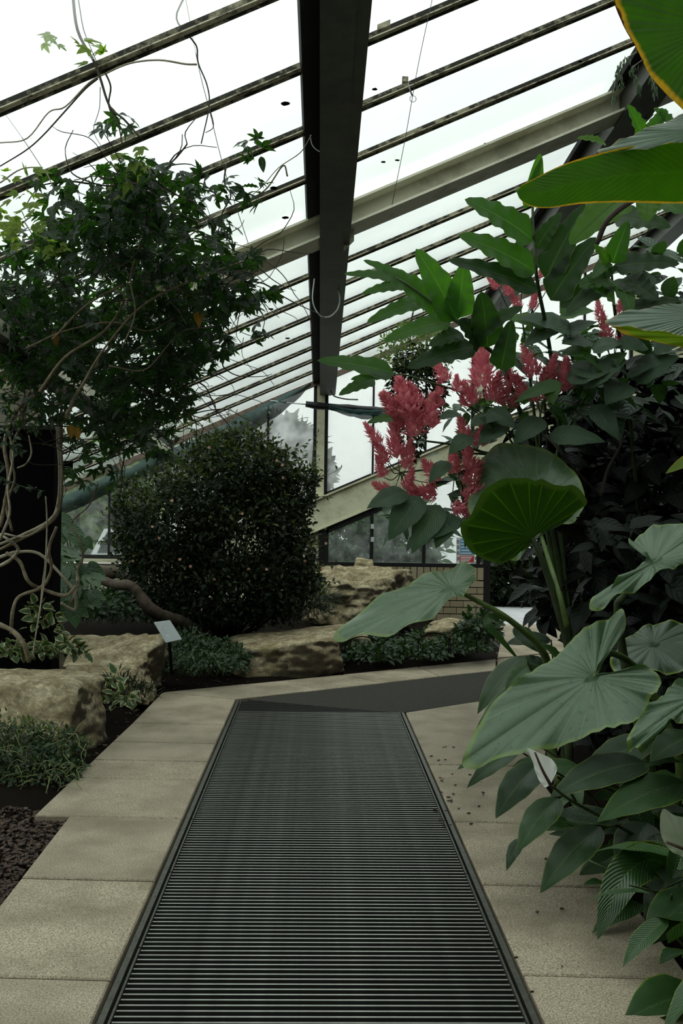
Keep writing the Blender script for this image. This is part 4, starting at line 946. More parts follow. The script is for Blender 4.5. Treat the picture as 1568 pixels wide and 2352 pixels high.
clump('ground_creeper', 'green trailing creeper with yellow runners below the front left boulder', 'ground plant', [(60, 1800, 6.1, .36, .35), (120, 1740, 6.35, .22, .2), (20, 1740, 6.2, .25, .3), (165, 1755, 6.4, .1, .1)], 'tiny', 'cover_leaf', 1900, .042, 200, 6, h=.2)
clump('ground_creeper', 'yellowish wiry creeper climbing the face of the front left boulder', 'ground plant', [(60, 1690, 6.3, .22, .1), (150, 1720, 6.4, .18, .1), (20, 1670, 6.3, .15, .1)], 'tiny', 'cover_yellow', 330, .035, 60, 7, h=.1)
rn = clump('wiry_runners', 'curling pale yellow runners trailing at the front left boulder', 'ground plant', [(90, 1790, 6.0, .3, .2)], 'tiny', 'cover_yellow', 60, .035, 60, 17, h=.2)
r = random.Random(40)
for k in range(46):
    p = px(r.uniform(0, 200), r.uniform(1660, 1830), r.uniform(5.7, 6.05)); p.z = max(p.z, .05); pts = [p]; d = V((r.uniform(-1, 1), -.2, r.uniform(0, 1)))
    for q in range(5): d = (d + rvec(r) * .7 + V((0, -.1, -.3))).normalized(); pts.append(pts[-1] + d * r.uniform(.02, .05))
    tube('runner', pts, .0022, MATS['runner_green'], rn, .0014, 4, 4)
clump('leafy_groundcover', 'dark leafy groundcover around the sign stake', 'ground plant', [(450, 1545, 9.3, .42, .3), (430, 1500, 9.9, .35, .3), (500, 1520, 9.9, .35, .3), (400, 1555, 9.2, .2, .12), (540, 1545, 9.7, .15, .15)], 'tiny', 'cover_leaf', 2300, .055, 120, 8, h=.22)
clump('leafy_groundcover', 'glossy green groundcover carpet in front of the small golden block', 'ground plant', [(850, 1520, 10.6, .35, .3), (950, 1512, 10.8, .4, .35), (1050, 1500, 11.0, .35, .3), (880, 1490, 11.4, .4, .3), (1000, 1485, 11.6, .4, .3)], 'ovate', 'cover_leaf', 2300, .07, 200, 9, h=.2)
clump('leafy_groundcover', 'small glossy bush at the corner by the doorway', 'ground plant', [(1095, 1480, 11.2, .25, .2), (1120, 1470, 11.4, .15, .15)], 'ovate', 'cover_leaf', 420, .085, 120, 10, h=.36)
clump('leafy_undergrowth', 'light green undergrowth between the column and the fallen branch', 'ground plant', [(175, 1425, 10.0, .4, .3), (150, 1400, 10.2, .25, .25), (240, 1430, 10.3, .35, .3)], 'ovate', 'cover_leaf', 700, .08, 150, 12, h=.32)
clump('leafy_undergrowth', 'dark undergrowth on the bank behind the mossy left boulder', 'ground plant', [(300, 1425, 11.0, .6, .5), (200, 1390, 11.2, .5, .4), (330, 1390, 11.8, .5, .4)], 'tiny', 'cover_leaf', 1500, .07, 100, 13, h=.25)
clump('leafy_undergrowth', 'low dark ferny plants under the flowering shrub', 'ground plant', [(560, 1440, 11.2, .7, .35), (680, 1420, 11.6, .4, .35), (720, 1400, 12.0, .3, .3), (430, 1440, 10.9, .4, .3)], 'needle', 'shrub_leaf', 1800, .12, 0, 14, h=.32)
clump('leafy_undergrowth', 'olive green bushy tuft left of the craggy boulder', 'ground plant', [(700, 1400, 11.9, .26, .2)], 'needle', 'cover_yellow', 400, .11, 0, 15, h=.5)
# large lobed leaves behind the column
bg = thing('large_leaved_climber', px(165, 1400, 9.4), 'broad lobed green leaves rising right of the black column', 'plant')
r = random.Random(8); X = []
for (u, v, s) in ((150, 1210, .22), (180, 1275, .26), (150, 1300, .25), (200, 1300, .22), (140, 1340, .24), (175, 1345, .26), (165, 1385, .24), (210, 1360, .18), (140, 1265, .2), (195, 1235, .16), (150, 1405, .2), (135, 1185, .2), (205, 1320, .2)):
    p = px(u, v, 9.4 + r.uniform(-.25, .25)); X.append(frame(p, V((r.uniform(-.8, .8), -.3, r.uniform(-1, .1))), V((r.uniform(-.2, .2), -.6, .8)), s * 1.05))
TM['lobed'] = join([strip((0, 0, 0), (math.sin(a) * l * .85, .2 + math.cos(a) * l * .8, -.08), (0, 0, 1), .62 * l, 'ovate', 6, 4, .08, .1, .04, 2, 6, .5, 3) for a, l in ((0, 1), (.8, .85), (-.8, .85), (1.7, .6), (-1.7, .6))])
leaves(bg, 'lobed', X, 'bigleaf', 40)
for m in X: tube('petiole', [px(170, 1400, 9.5), (px(170, 1400, 9.5) + m.translation) / 2 + V((0, .1, .1)), m.translation], .007, MATS['green_stem'], bg, .004, 5, 4)
# bark mulch on the open soil
r = random.Random(77); mb = MB()
for _ in range(2600):
    u, v = r.uniform(-60, 160), r.uniform(1850, 2110); g = gr(u, v)
    if r.random() < .35: g = V((r.uniform(-3.2, -.6), r.uniform(6.3, 9.6), 0))
    if not inside(V((g.x, g.y)), bed_poly): continue
    d = rvec(r); d.z *= .35; a = g + V((0, 0, bed_z(g.x, g.y) + .008)); L = r.uniform(.012, .04)
    mb.add(*beam_geo(a - d * L / 2, a + d * L / 2, V((-d.y, d.x, .1)), (0, 0, 1), L * .5, .006))
def chipmat():
    t = NT('bark_chip'); c = t.ramp(t.noise(40, 2), [(.35, (.012, .007, .005)), (.55, (.05, .026, .016)), (.72, (.13, .085, .055))]); t.done(t.bsdf(c, .85))
chipmat()
o = setp(mb.build('bark_mulch', MATS['bark_chip']), 'dark reddish bark chips scattered over the left bed', 'mulch', None, 'stuff')
# ---------------------------------------------------------------- elephant ear plants
def stem(parent, pts, r0, r1, mat='petiole', name='petiole'):
    return tube(name, [px(u, v, Y) for u, v, Y in pts], r0, MATS[mat], parent, r1, 8, 6)
EA = thing('elephant_ear_plant', V((1.30, 5.75, .05)), 'elephant ear with a backlit round leaf and long green stalks beside the mat', 'plant', 'elephant ear plants')
polyleaf(EA, (1035, 1352), [(764, 1455), (800, 1418), (850, 1385), (910, 1352), (960, 1330), (1010, 1312), (1050, 1298), (1078, 1296), (1094, 1305), (1090, 1325), (1098, 1332), (1078, 1352), (1060, 1368), (1030, 1385), (990, 1415), (940, 1440), (890, 1450), (830, 1457), (790, 1458)], 5.3, (-.12, -.42, .9), 'alocasia_leaf', .05, .012, .016, 20)
polyleaf(EA, (1222, 1232), [(1110, 1108), (1135, 1094), (1170, 1094), (1198, 1090), (1222, 1098), (1240, 1097), (1262, 1106), (1285, 1110), (1315, 1112), (1333, 1130), (1338, 1152), (1325, 1172), (1300, 1192), (1262, 1212), (1242, 1222), (1225, 1236), (1214, 1250), (1196, 1268), (1170, 1285), (1140, 1288), (1110, 1282), (1080, 1265), (1060, 1240), (1050, 1215), (1056, 1190), (1066, 1175), (1085, 1150), (1098, 1125)], 5.5, (.25, -.75, -.35), 'alocasia_under', -.10, .010, .014, 24)
polyleaf(EA, (1235, 1150), [(1072, 1160), (1087, 1120), (1098, 1075), (1105, 1047), (1125, 1022), (1163, 1012), (1217, 1016), (1268, 1040), (1304, 1065), (1330, 1101), (1343, 1138), (1340, 1167), (1319, 1196), (1290, 1203), (1255, 1210), (1225, 1240), (1205, 1265), (1181, 1282), (1140, 1270), (1100, 1220)], 6.0, (-.25, -.8, .5), 'alocasia_leaf', .08, .008, .015, 20)
stem(EA, [(1062, 1363, 5.3), (1095, 1380, 5.35), (1150, 1410, 5.4), (1200, 1448, 5.5), (1238, 1485, 5.6), (1258, 1540, 5.7), (1262, 1700, 5.75), (1285, 1800, 5.75)], .011, .030)
stem(EA, [(1222, 1235, 5.5), (1240, 1275, 5.5), (1262, 1335, 5.55), (1285, 1410, 5.6), (1305, 1480, 5.65), (1310, 1560, 5.7), (1300, 1800, 5.75)], .012, .036, 'petiole_dark')
stem(EA, [(1240, 1222, 5.95), (1254, 1268, 5.8), (1272, 1325, 5.6), (1288, 1380, 5.52), (1302, 1440, 5.55)], .012, .016)
EB = thing('elephant_ear_plant', V((1.55, 4.75, .05)), 'elephant ear with the largest grey-green arrow-shaped leaf hanging over the path', 'plant', 'elephant ear plants')
polyleaf(EB, (1364, 1554), [(1057, 1741), (1072, 1703), (1104, 1638), (1159, 1583), (1220, 1547), (1267, 1514), (1301, 1482), (1341, 1449), (1377, 1427), (1402, 1409), (1427, 1399), (1437, 1424), (1431, 1453), (1409, 1478), (1384, 1518), (1370, 1545), (1399, 1547), (1435, 1543), (1482, 1533), (1512, 1549), (1518, 1572), (1504, 1598), (1492, 1607), (1481, 1638), (1441, 1667), (1376, 1681), (1304, 1703), (1231, 1721), (1188, 1728), (1122, 1739), (1086, 1750)], 4.2, (-.22, -.68, .7), 'alocasia_leaf', .10, .022, .016, 26, M=124, K=12)
polyleaf(EB, (1500, 1292), [(1353, 1397), (1366, 1366), (1402, 1355), (1427, 1326), (1467, 1300), (1488, 1285), (1467, 1264), (1444, 1254), (1449, 1239), (1478, 1225), (1525, 1207), (1568, 1192), (1650, 1180), (1690, 1220), (1640, 1270), (1568, 1292), (1536, 1312), (1493, 1337), (1446, 1359), (1409, 1380), (1384, 1391)], 4.4, (-.2, -.55, .8), 'alocasia_leaf', .06, .02, .02, 22)
polyleaf(EB, (1600, 1600), [(1439, 1706), (1445, 1677), (1485, 1630), (1525, 1590), (1568, 1565), (1620, 1540), (1680, 1530), (1700, 1580), (1680, 1640), (1620, 1660), (1568, 1660), (1535, 1663), (1514, 1685), (1485, 1714), (1467, 1722), (1449, 1716)], 3.9, (-.2, -.6, .75), 'alocasia_leaf', .08, .02, .02, 22)
polyleaf(EB, (1500, 1480), [(1400, 1520), (1420, 1485), (1460, 1450), (1500, 1432), (1550, 1425), (1610, 1430), (1640, 1470), (1600, 1530), (1540, 1545), (1480, 1540), (1430, 1545)], 4.9, (-.1, -.6, .75), 'spath_leaf', .08, .008, .012, 20)
stem(EB, [(1364, 1556, 4.2), (1400, 1500, 4.35), (1480, 1560, 4.7), (1560, 1750, 4.75), (1540, 1900, 4.75)], .010, .026)
stem(EB, [(1500, 1294, 4.4), (1455, 1340, 4.5), (1432, 1370, 4.55), (1418, 1410, 4.6), (1450, 1600, 4.7), (1530, 1900, 4.75)], .010, .026, 'petiole_dark')
stem(EB, [(1600, 1600, 3.9), (1640, 1650, 4.3), (1600, 1800, 4.7)], .010, .022, 'petiole_dark')
# ---------------------------------------------------------------- peace lilies
PLY = thing('peace_lily', V((1.42, 3.95, .02)), 'peace lily with glossy dark leaves and two pale spathes overhanging the slabs', 'plant', 'peace lilies')
SPN = (-.25, -.55, .8)
def sp(parent, b, t, w, Yb=4.15, Yt=3.95, **k):
    k.setdefault('droop', .16); k.setdefault('n', SPN); return hero(parent, b, t, Yb, Yt, w, 'spath_leaf', 'spath', fold=.22, nveins=26, vslope=1.1, ripple=.02, nl=18, nw=8, **k)
for a in (((1282, 1833), (1188, 1957), 78), ((1378, 1898), (1240, 2052), 92), ((1485, 1752), (1262, 1832), 104), ((1580, 1800), (1372, 1888), 112, 4.1, 3.85), ((1487, 1890), (1425, 2012), 104), ((1505, 1915), (1557, 2055), 84, 4.0, 3.75),
          ((1568, 1752), (1478, 1764), 30), ((1600, 1690), (1492, 1750), 92), ((1600, 2050), (1482, 2175), 112, 3.7, 3.5), ((1610, 2285), (1432, 2345), 135, 3.4, 3.2), ((1620, 2190), (1566, 2200), 60, 3.5, 3.4),
          ((1200, 1925), (1163, 2000), 36), ((1500, 1700), (1330, 1790), 90, 4.5, 4.4), ((1330, 1900), (1195, 1890), 70, 4.5, 4.3), ((1450, 1960), (1330, 2010), 80, 4.4, 4.3), ((1560, 1980), (1480, 2120), 80, 4.2, 4.0)):
    sp(PLY, *a)
# the leaf that arches over and hangs down
Bp = [px(1560, 2018, 3.9), px(1500, 1975, 3.8), px(1440, 2005, 3.72), px(1400, 2080, 3.66), px(1372, 2158, 3.62)]
def pathleaf(parent, pts, n, width, mat, kind='spath', nveins=24, name='leaf', fold=.2, ripple=.0):
    Pp = smooth_path(pts, 6); N = len(Pp) - 1; pf = prof_fn(kind); vs = []; at = []; nw = 8; n = V(n)
    for i, p in enumerate(Pp):
        t = i / N; T = (Pp[min(i + 1, N)] - Pp[max(i - 1, 0)]).normalized(); S = T.cross(n).normalized(); Nn = S.cross(T); w = width / 2 * max(.012, pf(t))
        for j in range(nw + 1):
            s = -1 + 2 * j / nw; a = abs(s); vs.append(p + S * (w * s) + Nn * (a * w * fold + ripple * a * a * math.sin(t * 20 + s))); at.append((a, t * nveins - a * 5 + 6, a, .5))
    fs = [(i * (nw + 1) + j, i * (nw + 1) + j + 1, (i + 1) * (nw + 1) + j + 1, (i + 1) * (nw + 1) + j) for i in range(N) for j in range(nw)]
    return link(name, leaf_mesh(name, vs, fs, at, mat), parent)
pathleaf(PLY, Bp, (-.4, -.85, .2), 88 / FPX * 3.7, 'spath_leaf')
sp1 = polyleaf(PLY, (1262, 1800), [(1212, 1718), (1235, 1728), (1262, 1740), (1277, 1757), (1278, 1772), (1270, 1790), (1262, 1803), (1251, 1808), (1240, 1796), (1230, 1775), (1225, 1755), (1218, 1735)], 3.85, (-.3, -.9, .2), 'spathe_white', -.1, .0, .004, 6, name='spathe')
tube('spadix', [px(1264, 1803, 3.83), px(1245, 1768, 3.82), px(1228, 1728, 3.83)], .0065, MATS['spadix'], sp1, .004, 6, 4)
stem(PLY, [(1264, 1803, 3.84), (1310, 1838, 3.95), (1372, 1872, 4.05), (1480, 1930, 4.1)], .0055, .007, 'petiole_dark', 'flower_stalk')
sp2 = polyleaf(PLY, (1572, 1950), [(1521, 1856), (1545, 1870), (1575, 1880), (1610, 1905), (1615, 1950), (1590, 1970), (1565, 1967), (1539, 1953), (1521, 1927), (1514, 1893)], 3.5, (-.2, -.95, .1), 'spathe_green', -.1, .0, .004, 6, name='spathe')
tube('spadix', [px(1590, 1958, 3.46), px(1560, 1946, 3.45), px(1530, 1934, 3.46)], .008, MATS['spadix'], sp2, .005, 6, 4)
r = random.Random(21); X = []
for _ in range(130):
    p = V((r.uniform(1.12, 2.1), r.uniform(2.6, 5.2), r.uniform(.04, .42))); X.append(frame(p, V((r.uniform(-1, .4), r.uniform(-.8, .4), r.uniform(-.4, .5))), V((0, -.2, 1)) + rvec(r) * .4, r.uniform(.22, .34)))
TM['spathl'] = tmpl(.36, 'spath', 8, 4, .15, .2, .03, 2, 22)
leaves(PLY, 'spathl', X, 'spath_leaf', 180)
mb = MB()
for _ in range(26):
    b = V((1.5 + r.uniform(-.2, .3), 4.0 + r.uniform(-.5, .5), -.02)); mb.add(*tube_geo(smooth_path([b, b + V((r.uniform(-.15, .1), r.uniform(-.1, .1), .18)), b + V((r.uniform(-.35, .1), r.uniform(-.25, .1), .3))], 4), .007, .004, 5))
mb.build('leaf_stalks', MATS['petiole_dark'], PLY, True)
PL2 = thing('peace_lily', V((1.2, 5.55, .02)), 'peace lily leaves clustered at the foot of the tall elephant ear stalks', 'plant', 'peace lilies')
for b, t, w, Yb, Yt in (((1205, 1508), (1096, 1640), 66, 5.6, 5.4), ((1215, 1560), (1088, 1690), 46, 5.3, 5.1), ((1212, 1530), (1160, 1585), 40, 5.2, 5.15), ((1300, 1535), (1240, 1480), 50, 5.6, 5.5), ((1180, 1440), (1240, 1500), 44, 6.0, 5.9), ((1265, 1470), (1160, 1480), 50, 6.1, 6.1), ((1260, 1540), (1180, 1520), 60, 5.9, 5.9),
                        ((1200, 1690), (1090, 1735), 40, 4.9, 4.8), ((1190, 1722), (1072, 1810), 52, 4.6, 4.5), ((1100, 1742), (1050, 1768), 22, 4.5, 4.5), ((1240, 1752), (1138, 1880), 86, 4.4, 4.2), ((1235, 1740), (1160, 1800), 40, 4.6, 4.5), ((1330, 1760), (1200, 1790), 60, 4.7, 4.6)):
    sp(PL2, b, t, w, Yb, Yt)
pathleaf(PL2, [px(1180, 1430, 6.3), px(1140, 1415, 6.2), px(1118, 1430, 6.1), px(1160, 1480, 6.1), px(1195, 1520, 6.1)], (-.2, -.9, .3), .05, 'spath_leaf', 'lance', 8)
mb = MB(); r = random.Random(9)
for (u, v, Y) in ((1205, 1508, 5.6), (1215, 1560, 5.3), (1300, 1535, 5.6), (1240, 1752, 4.4), (1190, 1722, 4.6), (1265, 1470, 6.1), (1200, 1690, 4.9)):
    e = px(u, v, Y); b = V((1.27 + r.uniform(-.02, .1), Y + .25, .0)); mb.add(*tube_geo(smooth_path([b, (b + e) / 2 + V((.05, .03, .06)), e], 4), .008, .005, 5))
mb.build('leaf_stalks', MATS['petiole_dark'], PL2, True)
# ---------------------------------------------------------------- broad yellow-edged leaves hanging in from the right
CN = thing('canna_plant', V((1.75, 2.9, .05)), 'tall canna with huge yellow-edged leaves hanging in at the upper right', 'plant')
polyleaf(CN, (1640, 60), [(1392, -90), (1405, -30), (1414, 15), (1432, 60), (1462, 112), (1490, 168), (1528, 214), (1568, 252), (1640, 330), (1760, 380), (1860, 250), (1850, 50), (1760, -120), (1600, -200), (1460, -180)], 2.5, (-.35, -.8, -.3), 'banana_under', -.05, .004, .006, 60, M=120)
pathleaf(CN, [px(1750, 372, 2.7), px(1640, 388, 2.65), px(1540, 396, 2.6), px(1440, 402, 2.55), px(1330, 418, 2.55), px(1240, 442, 2.55), px(1186, 440, 2.55)], (-.1, -.9, -.35), 150 / FPX * 2.6, 'banana_under', 'ginger', 30, fold=-.12, ripple=.004)
polyleaf(CN, (1620, 300), [(1372, 341), (1410, 322), (1440, 310), (1500, 288), (1568, 262), (1640, 230), (1760, 200), (1760, 330), (1640, 326), (1568, 328), (1500, 335), (1430, 344)], 2.55, (-.1, -.75, .65), 'banana_top', .05, .003, .004, 70)
polyleaf(CN, (1620, 725), [(1390, 735), (1420, 715), (1480, 705), (1568, 697), (1650, 694), (1740, 700), (1740, 770), (1650, 772), (1568, 768), (1500, 758), (1440, 746)], 2.8, (-.1, -.75, .65), 'banana_top', .05, .003, .004, 70)
polyleaf(CN, (1620, 778), [(1389, 736), (1440, 743), (1500, 753), (1568, 762), (1650, 766), (1740, 770), (1740, 815), (1650, 812), (1568, 798), (1500, 784), (1440, 770), (1412, 754)], 2.82, (-.1, -.95, -.2), 'banana_lime', .02, .003, .004, 60)
pathleaf(CN, [px(1680, 1020, 2.9), px(1600, 1050, 2.8), px(1528, 1088, 2.7)], (-.2, -.7, .6), 46 / FPX * 2.8, 'banana_lime', 'lance', 14)
for pts in ([(1750, 372, 2.7), (1800, 600, 2.8), (1830, 1500, 2.9), (1830, 2352, 2.9)], [(1760, 240, 2.62), (1810, 500, 2.75), (1850, 1500, 2.9)], [(1740, 760, 2.9), (1800, 1000, 2.9), (1840, 1700, 2.9)], [(1680, 1020, 2.9), (1790, 1300, 2.9), (1835, 2000, 2.9)], [(1640, 60, 2.5), (1800, 400, 2.7), (1850, 1200, 2.9)]):
    stem(CN, pts, .012, .02)
stem(CN, [(1700, 440, 2.9), (1568, 448, 2.95), (1480, 448, 3.0), (1400, 500, 3.05), (1370, 560, 3.1)], .010, .008, 'brown_stem', 'twig')
# ---------------------------------------------------------------- ginger stalks
GN = (-.1, -.9, .42)
def gi(parent, b, t, w, mat='ginger_leaf', Y=5.6, dy=0, **k):
    k.setdefault('droop', .1); k.setdefault('n', GN); return hero(parent, b, t, Y, Y - .12 + dy, w * 1.28, mat, 'ginger', fold=.3, ripple=.06, rf=5, nveins=22, vslope=1.0, nl=22, nw=6, **k)
G1 = thing('ginger_plant', V((1.72, 7.2, .08)), 'ginger stalk arching towards the hanging basket with long ruffled leaves', 'plant', 'ginger plants')
stem(G1, [(1330, 1560, 7.2), (1270, 1200, 7.1), (1170, 880, 6.3), (1110, 790, 5.7), (1048, 738, 5.6), (985, 690, 5.55), (930, 650, 5.5), (880, 622, 5.5)], .018, .005, 'green_stem', 'stalk')
for a in (((1050, 738), (955, 572), 70), ((1010, 710), (878, 618), 62), ((945, 655), (834, 598), 30), ((905, 640), (789, 630), 26), ((930, 655), (830, 676), 30), ((975, 690), (842, 742), 40), ((1035, 735), (880, 784), 46),
          ((1052, 730), (1066, 604), 62), ((1120, 798), (1105, 670), 70, 'ginger_dark'), ((1105, 790), (1052, 735), 60, 'ginger_dark'), ((1092, 795), (935, 846), 55, 'ginger_dark'), ((1060, 765), (985, 795), 40, 'ginger_dark'), ((1150, 850), (1175, 735), 50, 'ginger_dark'), ((1090, 770), (1200, 705), 44, 'ginger_dark')): gi(G1, *a)
for a in (((905, 858), (728, 828), 46), ((860, 872), (778, 908), 32), ((900, 862), (805, 872), 26), ((900, 960), (843, 972), 22)): gi(G1, *a, Y=5.9)
stem(G1, [(1270, 1200, 7.0), (1130, 950, 6.6), (960, 870, 5.9), (895, 860, 5.9)], .008, .004, 'green_stem', 'stalk')
G2 = thing('ginger_plant', V((1.86, 7.3, .08)), 'upright ginger stalk crowned by broad leaves left of the canna leaf', 'plant', 'ginger plants')
stem(G2, [(1360, 1540, 7.3), (1300, 1100, 7.2), (1262, 800, 6.4), (1234, 650, 5.5), (1225, 540, 5.4), (1222, 440, 5.4)], .018, .006, 'green_stem', 'stalk')
for a in (((1224, 552), (1067, 458), 72), ((1230, 625), (1052, 540), 70), ((1236, 668), (1028, 598), 54, 'ginger_dark'), ((1232, 570), (1290, 488), 40, 'ginger_dark'), ((1252, 640), (1345, 468), 62, 'ginger_dark'), ((1264, 690), (1368, 545), 66, 'ginger_dark'), ((1285, 705), (1420, 612), 48, 'ginger_dark'),
          ((1222, 470), (1240, 352), 36), ((1205, 480), (1245, 362), 20, 'lime_leaf'), ((1228, 470), (1300, 400), 44, 'ginger_dark'), ((1225, 430), (1182, 440), 16)): gi(G2, *a, Y=5.4)
gi(G2, (1430, 452), (1308, 562), 76, 'lime_leaf', 4.4); gi(G2, (1488, 440), (1482, 510), 60, 'lime_leaf', 4.4)
G3 = thing('ginger_plant', V((2.3, 7.3, .08)), 'ginger stalk with wavy yellow-rimmed leaves behind the lower canna leaf', 'plant', 'ginger plants')
stem(G3, [(1500, 1540, 7.3), (1440, 900, 7.0), (1412, 720, 5.6), (1404, 620, 5.35)], .016, .006, 'green_stem', 'stalk')
for a in (((1406, 605), (1442, 508), 46), ((1398, 618), (1362, 562), 36, 'lime_leaf'), ((1408, 612), (1560, 606), 54, 'ginger_dark'), ((1402, 640), (1330, 660), 50), ((1412, 690), (1350, 655), 40), ((1400, 650), (1300, 720), 44, 'ginger_dark'), ((1410, 500), (1540, 522), 58, 'ginger_dark'), ((1500, 460), (1570, 490), 56), ((1420, 640), (1450, 720), 44), ((1430, 640), (1510, 690), 60, 'ginger_dark'), ((1440, 715), (1560, 690), 40, 'ginger_dark'), ((1395, 600), (1360, 640), 30),
          ((1480, 330), (1440, 240), 40), ((1490, 320), (1530, 250), 40), ((1550, 300), (1500, 250), 44), ((1390, 330), (1325, 318), 26, 'lime_leaf')): gi(G3, *a, Y=5.3)
# grassy seed heads under the upper canna leaf
SD = thing('seed_head', px(1470, 140, 3.4), 'dry grey-green seed sprays dangling below the upper canna leaf', 'seed spray')
r = random.Random(31); X = []
for pts in ([(1462, 120), (1430, 140), (1415, 175), (1405, 235)], [(1478, 135), (1450, 160), (1465, 185), (1470, 210)], [(1490, 165), (1500, 190), (1505, 215)], [(1430, 140), (1420, 160), (1428, 190)]):
    P3 = smooth_path([px(u, v, 3.4) for u, v in pts], 6); tube('spray_stem', P3, .002, MATS['liana_pale'], SD, .001, 4, 0)
    for p in P3[3:]:
        for _ in range(3): X.append(frame(p + rvec(r) * .008, V((r.uniform(-.4, .4), r.uniform(-.3, .3), -1)), rvec(r), r.uniform(.016, .028)))
leaves(SD, 'lance', X, 'alocasia_leaf', 60, 'seed')
# ---------------------------------------------------------------- pink flowered shrub
PK = thing('pink_plumed_shrub', V((1.75, 6.9, .08)), 'tall shrub with rosy pink flower plumes in front of the gable', 'shrub')
def spike(seed, n=120):
    r = random.Random(seed); ts = []
    for i in range(n):
        t = (i + r.random()) / n; rad = .36 * (1 - t) ** .55 * (.6 + .4 * math.sin(t * 3)) + .03; a = i * 2.4
        p = V((math.cos(a) * rad * r.uniform(.2, .8), math.sin(a) * rad * r.uniform(.2, .8), t * .86)); d = V((math.cos(a), math.sin(a), .55 + t * 1.5)); L = r.uniform(.2, .30) * (1 - .35 * t)
        v_, f_, a_ = strip(p, p + d.normalized() * L, V((-math.cos(a), -math.sin(a), .8)), L * .55, 'ovate', 3, 2, .12, .4, 0, 2, 1, .5, i); rr = r.random(); fade = 1.0 if r.random() < .12 else 0.0
        ts.append((v_, f_, [(x[0], fade, x[2], rr) for x in a_]))
    return join(ts)
SPK = [leaf_mesh('flower_plume', *spike(s), 'pink_bract') for s in range(4)]
def plume(u, v, h, tilt=0, w=1.0, Y=6.2, seed=0):
    r = random.Random(seed + u + v); o = link('flower_plume', SPK[(u * 3 + v) % 4]); p = px(u, v + h / 2, Y); s = h / FPX * Y * 1.12
    o.location = p; o.rotation_euler = (r.uniform(-.1, .3), math.radians(tilt), r.uniform(0, 6)); o.rotation_mode = 'XYZ'
    M = Matrix.Rotation(math.radians(tilt), 4, 'Y') @ Matrix.Rotation(r.uniform(0, 6.28), 4, 'Z'); o.rotation_euler = M.to_euler(); o.scale = (s * (w * .6 + .45), s * (w * .6 + .45), s); put(o, PK); return p
pl = [(945, 915, 100, -18, 1), (918, 925, 70, -35, 1), (955, 965, 80, -10, 1.1), (985, 945, 80, 5, 1), (925, 960, 50, -50, 1.2), (965, 905, 60, -25, .9), (900, 915, 40, -45, 1),
      (1108, 840, 110, -3, .75), (1092, 900, 60, -30, 1.2), (1128, 890, 70, 15, 1), (1145, 905, 50, 30, 1), (1028, 848, 58, -35, .8), (1048, 882, 40, 0, 1), (1012, 893, 34, -10, .9), (1015, 920, 30, -20, .9), (1064, 918, 30, -10, .8),
      (1178, 858, 60, -20, .8), (1232, 828, 75, -25, .8), (1205, 890, 60, -20, 1), (1255, 850, 70, 15, .7), (1292, 862, 80, 5, .55), (1248, 885, 70, 0, .6), (1225, 905, 40, 10, 1), (1180, 925, 30, -10, 1.2),
      (872, 992, 60, -35, .6), (915, 1010, 90, -10, .55), (890, 1035, 60, -30, .8), (930, 1045, 70, 10, .7), (882, 1072, 50, -20, .8), (895, 1110, 44, -60, 1.2), (930, 1100, 50, 20, .8), (948, 1122, 40, -10, 1.4),
      (1070, 985, 64, -15, .7), (1098, 1000, 54, 10, .9), (1082, 1050, 66, -10, .8), (1010, 1075, 60, -40, 1.1), (1040, 1065, 50, 0, 1.5), (1070, 1085, 66, 30, 1.1), (1060, 1115, 60, 60, 1.1), (1005, 1105, 60, -80, 1.2), (1035, 1135, 60, 100, 1.1), (1080, 1130, 50, 80, 1),
      (1145, 645, 36, -45, .7), (1175, 655, 44, -25, 1), (1197, 650, 40, 10, .8), (1195, 690, 44, -30, .8), (1222, 690, 44, 10, .6), (1240, 628, 24, 0, .8), (1232, 660, 30, 0, .5), (1253, 655, 30, 15, .5), (1380, 715, 50, -10, .6), (1395, 755, 60, -10, .8), (1420, 705, 34, 5, .8), (1415, 775, 50, 20, .8)]
tips = [(plume(*a), a) for a in pl]
mb = MB(); r = random.Random(4); hub = px(1255, 1060, 6.7)
hubs = [px(960, 1010, 6.4), px(1130, 960, 6.4), px(1240, 950, 6.5), px(920, 1085, 6.3), px(1050, 1040, 6.35), px(1200, 740, 6.4), px(1410, 830, 6.5)]
for p, a in tips:
    h_ = min(hubs, key=lambda q: (q - p).length); mb.add(*tube_geo(smooth_path([h_, (h_ + p) / 2 + V((0, .03, -.03)), p], 4), .004, .003, 5))
for h_ in hubs: mb.add(*tube_geo(smooth_path([V((1.75, 6.9, 0)), hub + V((r.uniform(-.05, .1), .1, -.2)), (hub + h_) / 2 + V((0, .1, 0)), h_], 6), .02, .006, 6))
mb.build('stems', MATS['green_stem'], PK, True)
for p_ in ([(1262, 1080, 6.6), (1255, 980, 6.5), (1250, 900, 6.45), (1262, 830, 6.4)], [(1255, 1000, 6.5), (1290, 1040, 6.3), (1330, 1090, 6.3), (1380, 1140, 6.5)], [(1380, 1140, 6.4), (1395, 1080, 6.4), (1425, 1020, 6.4), (1430, 960, 6.5)]):
    stem(PK, p_, .012, .006, 'brown_stem', 'twig')
KN = (-.12, -.75, .62)
def pk(b, t, w, mat='pinkshrub_leaf', Y=6.1, **k):
    k.setdefault('droop', .12); k.setdefault('n', KN); return hero(PK, b, t, Y, Y - .1, w, mat, 'ovate', fold=.22, ripple=.03, rf=3, nveins=14, vslope=.8, nl=10, nw=4, **k)
def pk_(*a): pk(a[0], a[1], a[2] * 1.2, *a[3:])
